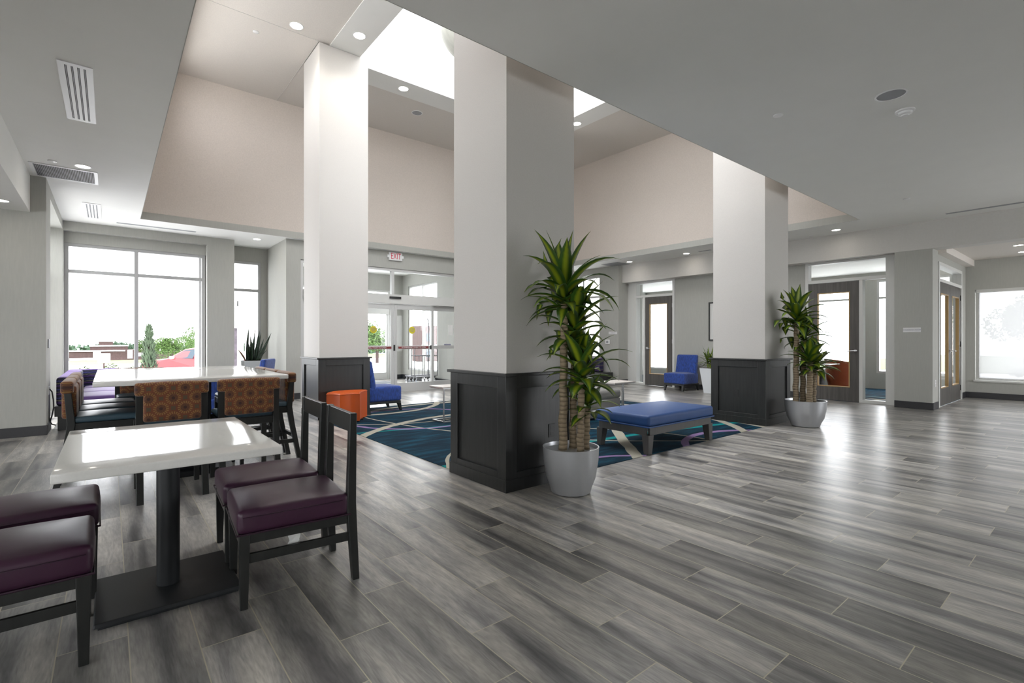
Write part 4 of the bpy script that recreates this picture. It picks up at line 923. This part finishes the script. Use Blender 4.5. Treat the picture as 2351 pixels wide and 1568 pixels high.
# ------------------------------------------------------------------ CEILING ITEMS
def downlight(x, y, z, label, power=9, r=0.065, group='recessed downlights', halo=True):
    c = thing('downlight', label, 'light', (x, y, z), 0, group)
    MB().lathe([(r+0.012, -0.0005), (r+0.012, -0.004), (r, -0.005), (r-0.004, -0.0005)], 40).build('trim_ring', WHITEP, c, smooth=True); ring = [k for k in bpy.data.objects if k.parent == c][0]
    MB().lathe([(0.0, -0.0015), (r, -0.0015)][::-1], 32).build('lens', LAMPE, ring)
    l = bpy.data.lights.new('lamp', 'SPOT'); l.energy = power; l.spot_size = math.radians(130); l.spot_blend = 0.8; l.shadow_soft_size = 0.06; l.color = (1, 0.93, 0.84)
    lo = bpy.data.objects.new('lamp', l); COL.objects.link(lo); lo.parent = c; lo.location = (0, 0, -0.03)
    return c
ZR = ZH-0.015
P1 = 10
for x, y, z, lb in ((2.13, 7.63, ZH, 'downlight in the high ceiling left of the left pillar top'), (2.93, 7.25, ZR, 'downlight at the left pillar top, by the skylight corner'), (4.17, 8.27, ZR, 'high downlight seen between the two tall pillars'), (7.70, 7.28, ZR, 'high downlight just right of the nearest pillar'),
                    (-0.25, 7.93, H, 'large downlight beside the long return grille at the left'), (2.38, 11.33, H, 'downlight above the corner window bay'), (10.75, 3.42, H, 'downlight right of the right pillar, near the soffit'), (10.80, 8.29, H, 'left downlight of the two above the far glass door'), (10.84, 6.63, H, 'right downlight of the two above the far glass door')):
    downlight(x, y, z, lb, P1*(1.5 if z > 5 else 0.12), r=0.085 if z > 5 else 0.07)
downlight(-0.98, 8.26, 2.86, 'downlight cut by the left edge in the lowered bulkhead', P1*0.12)
downlight(12.64, 1.15, 2.93, 'nearer downlight in the alcove at the right edge', P1*0.12); downlight(13.64, 1.18, 2.93, 'farther downlight in the alcove at the right edge', P1*0.12)

def slot_vent(x0, x1, y0, y1, label, n=4):
    c = thing('supply_vent', label, 'vent', ((x0+x1)/2, (y0+y1)/2, H), 0, 'slotted supply vents')
    a, b = (x1-x0)/2, (y1-y0)/2; e = 0.03; g = (2*a-2*e)/n; sw = g*0.38
    fr = MB(); z0, z1 = -0.008, -0.0005
    fr.box(-a, a, -b, -b+e*1.6, z0, z1).box(-a, a, b-e*1.6, b, z0, z1)
    xs = -a
    for i in range(n):
        c0 = -a+e+g*(i+0.5); fr.box(xs, c0-sw/2, -b+e*1.6, b-e*1.6, z0, z1); xs = c0+sw/2
    fr.box(xs, a, -b+e*1.6, b-e*1.6, z0, z1); fr.build('face_plate', WHITEP, c)
    for i in range(n):
        c0 = -a+e+g*(i+0.5); m_ = MB().box(c0-sw/2, c0+sw/2, -b+e*1.6, b-e*1.6, -0.0022, -0.0012)
        m_.box(c0-0.003, c0+0.003, -b+e*1.6, b-e*1.6, -0.006, -0.0022, 1); m_.build('slot', [DARKIN, GRILLE], c)
    return c
slot_vent(-0.31, -0.10, 5.02, 6.29, 'large white ceiling vent with four dark slots at upper left')
slot_vent(-0.325, -0.105, 9.97, 11.15, 'small white four slot vent near the window wall')
c = thing('return_grille', 'long grey return grille in the ceiling at the left', 'vent', (-0.43, 8.41, H))
MB().box(-0.315, 0.315, -0.31, -0.275, -0.008, -0.0005).box(-0.315, 0.315, 0.275, 0.31, -0.008, -0.0005).box(-0.315, -0.28, -0.275, 0.275, -0.008, -0.0005).box(0.28, 0.315, -0.275, 0.275, -0.008, -0.0005).build('frame', WHITEP, c)
m_ = MB().box(-0.28, 0.28, -0.275, 0.275, -0.002, -0.0005)
for i in range(36): m_.box(-0.278+i*0.0156, -0.272+i*0.0156, -0.275, 0.275, -0.007, -0.002, 1)
m_.build('louvre', [DARKIN, GRILLE], c)
def slot(x0, x1, y0, y1, label):
    c = tag(MB().box(x0, x1, y0, y1, H-0.004, H-0.0005).build('linear_diffuser', GRILLE), label, 'vent'); return c
slot(0.10, 1.30, 11.28, 11.36, 'thin linear air slot above the big left window')
slot(10.76, 10.84, -1.0, 1.83, 'long thin air slot in the ceiling at the right edge')
slot(10.80, 10.88, 6.0, 6.30, 'short air slot above the far glass door, beside the right pillar')
c = tag(MB().box(10.57, 11.10, 8.5, 9.07, H-0.008, H-0.0005).build('square_diffuser', GRILLE), 'grey square diffuser in the ceiling above the plant top', 'vent')
def speaker(x, y, z, r, label):
    c = thing('ceiling_speaker', label, 'speaker', (x, y, z), 0, 'round ceiling speakers')
    MB().lathe([(r, -0.0005), (r, -0.005), (r-0.012, -0.008), (r-0.014, -0.003)], 48).build('rim', WHITEP, c, smooth=True)
    MB().lathe([(0, -0.004), (r-0.013, -0.004)][::-1], 40).build('grille', GRILLE, c)
speaker(5.20, 1.24, H, 0.115, 'round speaker beside the smoke detector in the big ceiling')
speaker(4.84, 9.0, ZH, 0.11, 'round speaker high between the two tall pillars')
c = thing('smoke_detector', 'white smoke detector in the big ceiling at upper right', 'smoke detector', (5.66, 1.245, H))
MB().lathe([(0.075, -0.0005), (0.075, -0.012), (0.068, -0.016), (0.06, -0.016)], 40).build('base_ring', WHITEP, c, smooth=True)
MB().lathe([(0.055, -0.016), (0.052, -0.034), (0.03, -0.042), (0.028, -0.050), (0.0, -0.054)], 40).build('sensor_dome', WHITEP, c, smooth=True)
for x, y, z, lb in ((4.855, 2.02, H, 'round sprinkler cap left of the speaker in the big ceiling'), (9.19, 2.0, H, 'small sprinkler cap farther right in the big ceiling'), (10.94, 3.92, H, 'sprinkler cap left of the downlight by the right pillar'), (-0.52, 7.91, H, 'sprinkler cap beside the large left downlight'), (1.70, 8.16, ZH, 'sprinkler cap in the high ceiling at upper left')):
    tag(MB().lathe([(0.042, z-0.0005), (0.042, z-0.006), (0.038, z-0.009), (0, z-0.009)], 32, x, y).build('sprinkler_cap', WHITEP, smooth=True), lb, 'sprinkler', 'sprinkler caps')
c = thing('pendant_globe', 'large pale round pendant inside the skylight well', 'pendant light', (4.62, 6.62, 6.35))
g_ = MB(); rr = 0.585; g_.lathe([(rr*math.sin(PI*i/24), -rr*math.cos(PI*i/24)) for i in range(25)], 48); g_.build('globe', GLOBE, c, smooth=True)
MB().tube([(0, 0, rr), (0, 0, 1.24)], 0.008, 8).build('stem', STEEL, c)

# ------------------------------------------------------------------ WALL ITEMS
c = thing('exit_sign', 'white EXIT sign with red letters above the sliding entrance doors', 'sign', (5.26, 10.87, 3.21))
MB().box(-0.165, 0.165, -0.05, -0.001, -0.095, 0.095).build('housing', SIGNF, c, bevel=0.006)
text_mesh('EXIT', 0.205, 'lettering', REDL, c, (0, -0.052, 0.0), (PI/2, 0, 0), sx=0.62)
for s in (-1, 1): MB().prism([(s*0.165, -0.03), (s*0.205, -0.045), (s*0.205, -0.012)] if s > 0 else [(s*0.165, -0.03), (s*0.205, -0.012), (s*0.205, -0.045)], -0.03, 0.03).build('lamp_head', WHITEP, c)
def room_sign(x, y0, y1, z0, z1, label, txt, nrm='x'):
    c = thing('room_sign', label, 'sign', (x, (y0+y1)/2, (z0+z1)/2), 0, 'white room name plates')
    w_, h_ = abs(y1-y0)/2, (z1-z0)/2
    pl = MB().box(-0.012, -0.001, -w_, w_, -h_, h_).build('plate', SIGNF, c, bevel=0.003)
    text_mesh(txt, h_*0.62, 'lettering', TEXTG, pl, (-0.0135, 0, 0), (PI/2, 0, -PI/2), sx=1.0)
room_sign(11.20, 2.235, 2.49, 1.37, 1.455, 'white name plate on the pillar wall right of the large glass door', 'CONFERENCE ROOM')
room_sign(11.03, 8.885, 9.185, 1.40, 1.475, 'white name plate above the thermostat on the far wall', 'BOARDROOM')
c = thing('thermostat', 'small white thermostat below the far name plate', 'thermostat', (11.03, 9.225, 1.185))
MB().box(-0.025, -0.001, -0.075, 0.075, -0.062, 0.062).build('case', WHITEP, c, bevel=0.008); MB().box(-0.027, -0.025, -0.04, 0.04, -0.032, 0.032).build('display', GRILLE, c)
c = thing('emergency_light', 'white twin head emergency light high on the far wall', 'emergency light', (11.03, 9.21, 2.44))
MB().box(-0.05, -0.001, -0.09, 0.09, -0.035, 0.045).build('housing', WHITEP, c, bevel=0.008)
for s in (-1, 1): MB().rbox(-0.09, -0.04, s*0.11-0.035, s*0.11+0.035, -0.05, 0.0, r=0.015).build('lamp_head', WHITEP, c, smooth=True)
c = thing('picture_frame', 'dark framed picture on the wall at the left side of the right pillar', 'picture', (11.46, 5.98, 1.69))
MB().box(-0.03, -0.001, -0.41, -0.38, -0.47, 0.47).box(-0.03, -0.001, 0.38, 0.41, -0.47, 0.47).box(-0.03, -0.001, -0.38, 0.38, -0.47, -0.44).box(-0.03, -0.001, -0.38, 0.38, 0.44, 0.47).build('frame', CHAIRW, c)
MB().box(-0.012, -0.001, -0.38, 0.38, -0.44, 0.44).build('print', TRIMG, c)
def outlet(name, loc, rz, material, label):
    c = thing(name, label, 'outlet', loc, rz)
    cv = MB().box(-0.006, -0.0005, -0.036, 0.036, -0.058, 0.058).build('cover_plate', material, c, bevel=0.002)
    MB().box(-0.008, -0.006, -0.017, 0.017, 0.008, 0.04).box(-0.008, -0.006, -0.017, 0.017, -0.04, -0.008).build('socket', BLACKP if material is BLACKP else TRIMG, cv)
    return c
outlet('power_outlet', (7.267, 3.615, 0.435), 0, BLACKP, 'black outlet in the dark panelling of the right pillar')
outlet('power_outlet', (2.985, 3.122, 0.44), PI/2, BLACKP, 'black outlet on the near pillar base, behind the big pot')
outlet('power_outlet', (11.40, 2.075, 0.46), PI/2, WHITEP, 'white outlet on the narrow wall beside the alcove doors')
oc = outlet('power_outlet', (-0.635, 9.10, 0.55), PI, WHITEP, 'white outlet beside the left banquette with a black cable plugged in')
tag(MB().box(-0.635, -0.622, 8.98, 9.06, 1.12, 1.24).build('wall_switch', GRILLE, bevel=0.002), 'grey wall switch on the left wall edge near the window', 'switch')
pc = MB().tube([(-0.01, 0, 0.02), (-0.035, 0.01, -0.02), (-0.05, 0.03, -0.13), (-0.055, 0.05, -0.23), (-0.035, 0.06, -0.35), (-0.02, 0.08, -0.41), (-0.04, 0.08, -0.45), (-0.075, 0.07, -0.465)], 0.008, 8).build('power_cord', CORD, oc, smooth=True); pc['label'] = 'black power cord'

# luggage carts nested in the vestibule
def cart(label, x, y):
    c = thing('luggage_cart', label, 'luggage cart', (x, y, 0), 0, 'nested luggage carts')
    f = MB(); r = 0.013
    def hoop(dx, w_, zt, yy=0):
        f.tube([(dx-w_/2, yy, 0.22), (dx-w_/2, yy, zt-0.1), (dx-w_/2+0.03, yy, zt-0.03), (dx-w_/2+0.1, yy, zt), (dx+w_/2-0.1, yy, zt), (dx+w_/2-0.03, yy, zt-0.03), (dx+w_/2, yy, zt-0.1), (dx+w_/2, yy, 0.22)], r, 8)
    hoop(0, 0.72, 1.05, 0.0); f.tube([(-0.36, 0, 0.80), (0.36, 0, 0.80)], r*0.8, 8).tube([(-0.36, 0, 0.24), (0.36, 0, 0.24)], r, 8)
    for q in (-0.12, 0.05): f.tube([(q, 0, 0.24), (q, 0, 0.80)], r*0.7, 8)
    f.build('handle_frame', CARTM, c, smooth=True)
    MB().box(-0.30, 0.30, 0.0, 0.5, 0.19, 0.22).build('deck', CARTM, c, bevel=0.004)
    for sx in (-0.27, 0.27):
        for yy in (0.04, 0.44):
            w_ = MB(); w_.tube([(sx-0.02, yy, 0.07), (sx+0.02, yy, 0.07)], 0.07, 20); fk = MB().tube([(sx, yy, 0.07), (sx, yy, 0.19)], 0.015, 8).build('caster_fork', STEEL, c); w_.build('wheel', CHROME, fk, smooth=True)
    return c
a_ = cart('front steel luggage cart parked in the entrance vestibule', 6.90, 12.30)
b2 = dup(a_, loc=(6.93, 12.55, 0), label='rear steel luggage cart nested behind another in the vestibule')
for dx in (0.10, 0.22): MB().tube([(dx, 0.03, 0.2), (dx, 0.03, 1.70), (dx-0.01, 0.03, 1.78), (dx-0.05, 0.03, 1.84)], 0.014, 8).build('tall_pole', CARTM, a_, smooth=True)

# office furniture behind the large glass door
c = thing('tub_chair', 'burnt orange tub chair seen through the large glass door', 'chair', (13.05, 4.02, 0), 2.4)
sh = MB()
for i in range(25):
    a = PI*0.12+i*(PI*1.76)/24
for k in range(1):
    n = 28; vs = []
    for i in range(n+1):
        a = -PI*0.72+i*(PI*1.44)/n; hh = 0.80-0.16*(abs(a)/(PI*0.72))**2
        for rr_, zz in ((0.31, 0.30), (0.36, hh), (0.30, hh), (0.25, 0.30)): vs.append((rr_*math.cos(a), rr_*math.sin(a), zz))
    fs = [(i*4+j, (i+1)*4+j, (i+1)*4+(j+1) % 4, i*4+(j+1) % 4) for i in range(n) for j in range(4)]+[(0, 1, 2, 3), (n*4+3, n*4+2, n*4+1, n*4)]
    sh.add(vs, fs)
sh.build('shell', ORANGEF, c, smooth=True)
MB().lathe([(0.27, 0.12), (0.30, 0.30), (0.29, 0.44), (0.0, 0.46)], 36).build('seat', ORANGEF, c, smooth=True)
MB().lathe([(0.24, 0.0), (0.24, 0.03), (0.03, 0.04), (0.03, 0.13)], 32).build('base', CHROME, c, smooth=True)
c = thing('meeting_table', 'small white table on a slim post seen through the large glass door', 'table', (12.25, 4.25, 0))
MB().rbox(-0.33, 0.33, -0.33, 0.33, 0.69, 0.715, r=0.01, k=2).build('table_top', QUARTZ, c, smooth=True)
MB().tube([(0, 0, 0.02), (0, 0, 0.69)], 0.035, 20).build('post', BLACKM, c, smooth=True); MB().lathe([(0.22, 0), (0.22, 0.015), (0.05, 0.025)], 32).build('base', BLACKM, c)
c = thing('side_stool', 'black low stool behind the glass of the large door', 'stool', (12.95, 4.62, 0))
MB().rbox(-0.22, 0.22, -0.22, 0.22, 0.10, 0.42, r=0.04).build('seat', BLACKM, c, smooth=True)
for a in (-0.17, 0.17):
    for b in (-0.17, 0.17): MB().tube([(a, b, 0), (a, b, 0.11)], 0.015, 8).build('leg', STEEL, c)

# ------------------------------------------------------------------ OUTSIDE
gd = MB(); gy = [(11.9, -0.12), (16, -0.3), (30, -0.9), (60, -1.9), (110, -3.6), (215, -5.4), (300, -6.2)]
for (a, za), (b, zb_) in zip(gy[:-1], gy[1:]): gd.quad((-150, a, za), (150, a, za), (150, b, zb_), (-150, b, zb_))
gd.quad((15.3, -120, -0.3), (150, -120, -0.3), (150, 11.9, -0.12), (15.3, 11.9, -0.12)).quad((-150, -120, -0.3), (-7.2, -120, -0.3), (-7.2, 11.9, -0.12), (-150, 11.9, -0.12)).quad((-7.2, -120, -0.3), (15.3, -120, -0.3), (15.3, -5.2, -0.3), (-7.2, -5.2, -0.3))
struct(gd, 'ground_outside', PAVE)
def gz(y):
    for (a, za), (b, zb_) in zip(gy[:-1], gy[1:]):
        if a <= y <= b: return za+(zb_-za)*(y-a)/(b-a)
    return -8
gs = MB()
for a, b in ((150, 214), (216, 299)): gs.quad((-90, a, gz(a)+0.05), (110, a, gz(a)+0.05), (110, b, gz(b)+0.05), (-90, b, gz(b)+0.05))
o = gs.build('lawn', GRASS); o['kind'] = 'structure'
gs = MB(); gs.quad((28, -20, -0.2), (60, -20, -0.2), (60, 11, -0.1), (28, 11, -0.1)); o = gs.build('lawn', GRASS); o['kind'] = 'structure'
def leafball(mb, c, r, n, size, flat=0.85):
    for i in range(n):
        a = random.random()*2*PI; z = random.uniform(-0.75, 1); q = math.sqrt(max(0, 1-z*z)); k = r*(0.72+0.3*random.random())
        p = Vector((c[0]+math.cos(a)*q*k, c[1]+math.sin(a)*q*k, c[2]+z*k*flat))
        d = Vector((random.uniform(-1, 1), random.uniform(-1, 1), random.uniform(-1, 1))).normalized(); e = d.orthogonal().normalized()*size*random.uniform(0.6, 1.2); f = d.cross(e).normalized()*size*random.uniform(0.6, 1.2)
        mb.add([p-e, p-f, p+e, p+f], [(0, 1, 2, 3)])
def tree(name, label, x, y, z, h, r, m, group, trunk=True, n=9, sd=0, cat='tree'):
    random.seed(sd); c = thing(name, label, cat, (x, y, z), 0, group); mb = MB()
    for i in range(n):
        a = random.random()*2*PI; q = random.random()**0.5*r*0.62; zz = (h-r*0.42)*(0.5+0.5*random.random()) if trunk else h*0.5
        leafball(mb, (math.cos(a)*q, math.sin(a)*q, zz), r*(0.32+0.22*random.random()), 480, r*0.032)
    mb.build('crown', m, c)
    if trunk: MB().tube([(0, 0, 0), (0.02, 0, h*0.7)], [r*0.07, r*0.04], 8).build('trunk', BRICKO, c)
    return c
GT = 'trees beyond the street'
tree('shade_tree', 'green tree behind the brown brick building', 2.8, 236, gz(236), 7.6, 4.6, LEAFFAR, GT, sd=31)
tree('shade_tree', 'bushy tree right of the window mullion', 8.2, 180, gz(180), 7.2, 3.6, LEAFOUT, GT, sd=32)
tree('shade_tree', 'large bright green tree above the red car', 9.2, 112, gz(112), 6.3, 3.4, LEAFOUT, GT, sd=33, n=14)
tree('shade_tree', 'green tree beside the large one above the red car', 15.5, 120, gz(120), 8.4, 4.2, LEAFOUT, GT, sd=34, n=12)
tree('shade_tree', 'green tree seen through the left sliding door', 35.0, 79.0, gz(79), 7.2, 4.4, LEAFOUT, GT, sd=35, n=14)
tree('shade_tree', 'pale tree seen through the right edge window shade', 34.0, 2.2, -0.3, 4.8, 2.6, LEAFOUT, GT, sd=37)
tree('shade_tree', 'pale tree outside the right window, near the frame edge', 44.0, -1.0, -0.3, 6.5, 3.6, LEAFOUT, GT, sd=38)
for i, (x, y) in enumerate(((22.0, 1.9), (21.2, 0.9), (20.6, -0.1))):
    tree('clipped_shrub', ('leftmost', 'middle', 'rightmost')[i]+' of the small shrubs outside the right edge window', x, y, -0.3, 1.0+0.2*(i == 1), 0.42, JUNIP, 'shrubs outside the right edge window', trunk=False, n=5, sd=50+i, cat='shrub')
gw = MB()
for y in (15.6, 16.7, 18.3, 19.6): gw.box(3.0, 3.15, y, y+0.16, gz(y+0.1), 3.1)
gw.box(3.0, 3.15, 15.6, 19.76, 3.1, 3.7).box(3.0, 3.15, 15.76, 19.6, 2.25, 2.42)
tag(gw.build('glazed_screen', TRIMG), 'pale framed glazed screen outside the corner window', 'screen')
hl = MB(); random.seed(60)
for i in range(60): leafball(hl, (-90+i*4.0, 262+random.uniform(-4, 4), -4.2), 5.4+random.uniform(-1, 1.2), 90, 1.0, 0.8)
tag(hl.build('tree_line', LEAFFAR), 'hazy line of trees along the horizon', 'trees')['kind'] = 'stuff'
for i, (x, y, lb) in enumerate(((-0.487, 15.0, 'yellow green shrub outside the big window, above the banquette'), (0.02, 15.0, 'yellow green shrub at the foot of the white outdoor sign'), (0.47, 15.05, 'yellow green shrub outside, left of the window mullion'))):
    random.seed(70+i); c = thing('garden_shrub', lb, 'shrub', (x, y, gz(y)), 0, 'shrubs outside the big window'); mb = MB()
    for k in range(7): leafball(mb, (random.uniform(-0.11, 0.11), random.uniform(-0.11, 0.11), 0.3+0.083*k+random.uniform(-0.05, 0.03)), 0.14, 200, 0.018)
    mb.uv = {}; mb.build('foliage', LEAFYEL, c)
c = thing('columnar_juniper', 'slender upright juniper outside, right of the window mullion', 'tree', (0.93, 18.6, gz(18.6)))
mb = MB(); random.seed(80)
for k in range(1300):
    z = random.random()**1.1*2.0; r = 0.42*(1-z/2.12)**0.75*(0.8+0.2*math.sin(z*9+1)**2); az = random.random()*2*PI
    blade(mb, (math.cos(az)*r*0.6, math.sin(az)*r*0.6, z), az, random.uniform(0.9, 1.45), random.uniform(0.12, 0.24), 0.035, 0.2, n=2)
mb.uv = {}; mb.build('foliage', JUNIP, c); MB().tube([(0, 0, 0), (0, 0, 1.8)], 0.03, 8).build('trunk', BRICKO, c)
c = thing('outdoor_sign', 'blank white sign on a dark post outside the big window', 'sign', (-0.12, 18.3, gz(18.3)))
MB().box(-0.14, 0.14, -0.02, 0.02, 0.98, 1.25).build('sign_panel', OUTWHITE, c, bevel=0.01); MB().box(-0.02, 0.02, -0.015, 0.015, 0, 0.98).build('post', BRICKO, c)
c = thing('brick_restaurant', 'low brown brick building across the street in the big window', 'building', (-1.0, 215, gz(215)))
MB().box(-11, 5, 0, 8, 0, 3.2).box(-4, 6, 2, 9, 3.2, 4.9).box(-1.8, 2.0, 3, 6, 4.9, 6.3).box(5, 22, 0, 10, 0, 2.7).box(5, 13, 0, 8, 2.7, 3.5).build('brick_walls', BRICKO, c)
MB().prism([(-2, 2.9), (2.2, 2.9), (2.2, 6.1), (-2, 6.1)], 6.3, 7.3, top=[(0, 4.4), (0.2, 4.4), (0.2, 4.6), (0, 4.6)]).build('roof_cap', TRIMG, c)
MB().box(-11.3, 5.2, -0.3, 0.1, 3.0, 3.4).box(-4.2, 6.2, 1.7, 2.1, 4.7, 5.1).box(-3.2, -1.2, -0.4, 0, 0.3, 3.4).box(5.8, 7.2, -0.4, 0, 0.5, 3.4).box(-11.5, -10.7, -0.3, 0.1, 0, 3.2).box(8, 11, -0.3, 0.1, 1.2, 2.4).build('pale_trim', OUTWHITE, c)
MB().box(-9.0, 0.0, -0.8, -0.5, 0.1, 0.9).build('white_fence', OUTWHITE, c); MB().box(-11, -9.4, -0.9, -0.5, 0.0, 1.6).build('red_panel', REDL, c)
# red car
c = thing('parked_car', 'red car parked outside behind the big left window', 'car', (3.05, 24.7, gz(24.7)+0.12), -0.72)
prof = [(-2.05, 0.30), (-2.10, 0.62), (-1.95, 0.84), (-1.35, 0.98), (-0.85, 1.05), (-0.30, 1.42), (0.2, 1.50), (0.9, 1.47), (1.5, 1.30), (1.95, 1.0), (2.05, 0.75), (2.05, 0.32), (1.7, 0.25), (-1.7, 0.25)]
bd = MB(); n = len(prof)
secs = [(-0.86, 0.90), (-0.84, 1.0), (0.84, 1.0), (0.86, 0.90)]
def tuck(p, y): return (p[0], y*(1 if p[1] < 1.06 else 1-0.35*(p[1]-1.0)/0.5), p[1])
vs = [tuck(p, y) for y in (-0.87, 0.87) for p in prof]
bd.add(vs, [tuple(range(n)), tuple(range(n, 2*n))[::-1]]+[(i, n+i, n+(i+1) % n, (i+1) % n) for i in range(n)])
bd.build('car_body', CARRED, c, bevel=0.05)
for s in (-1, 1):
    w_ = MB(); yy = s*0.80
    for pl in ([(-0.75, 1.06), (-0.28, 1.37), (0.22, 1.43), (0.22, 1.04)], [(0.30, 1.04), (0.30, 1.43), (0.85, 1.40), (1.25, 1.25), (1.35, 1.06)]):
        vs = [tuck(p, yy*1.105) for p in pl]+[tuck(p, yy*1.0) for p in pl]; m_ = len(pl)
        w_.add(vs, [tuple(range(m_)), tuple(range(m_, 2*m_))[::-1]]+[(i, m_+i, m_+(i+1) % m_, (i+1) % m_) for i in range(m_)])
    w_.build('side_window', CARGL, c)
    MB().rbox(-0.72, -0.55, s*0.90-0.07, s*0.90+0.07, 1.02, 1.14, r=0.04).build('wing_mirror', TRIMG, c, smooth=True)
    for x in (-1.3, 1.3): MB().tube([(x, s*0.70, 0.33), (x, s*0.885, 0.33)], 0.33, 24).build('wheel', BLACKP, c, smooth=True)
# buildings and piers seen through the entrance
c = thing('stone_pier', 'grey stone clad pier outside the corner window', 'pier', (3.55, 21.0, gz(21)))
MB().box(-0.3, 0.3, -0.3, 0.3, 0, 2.2).build('stone_cladding', STONEO, c); MB().box(-0.36, 0.36, -0.36, 0.36, 2.2, 2.35).build('cap', OUTWHITE, c); MB().box(-0.22, 0.22, -0.22, 0.22, 2.35, 4.6).build('upper_post', OUTWHITE, c)
c = thing('brick_building', 'brown brick building seen through the right sliding door', 'building', (56.0, 78.0, gz(78)))
MB().box(-13, 14, 0, 8, 0, 6.4).build('brick_walls', BRICKO, c); MB().box(-13.1, 14.1, -0.15, 0, 2.6, 3.0).build('pale_band', OUTWHITE, c)
for i in range(9): MB().box(-12.2+2.8*i, -10.8+2.8*i, -0.1, 0.02, 0.8, 2.2).box(-12.2+2.8*i, -10.8+2.8*i, -0.1, 0.02, 3.6, 5.0).build('window', CARGL, c)
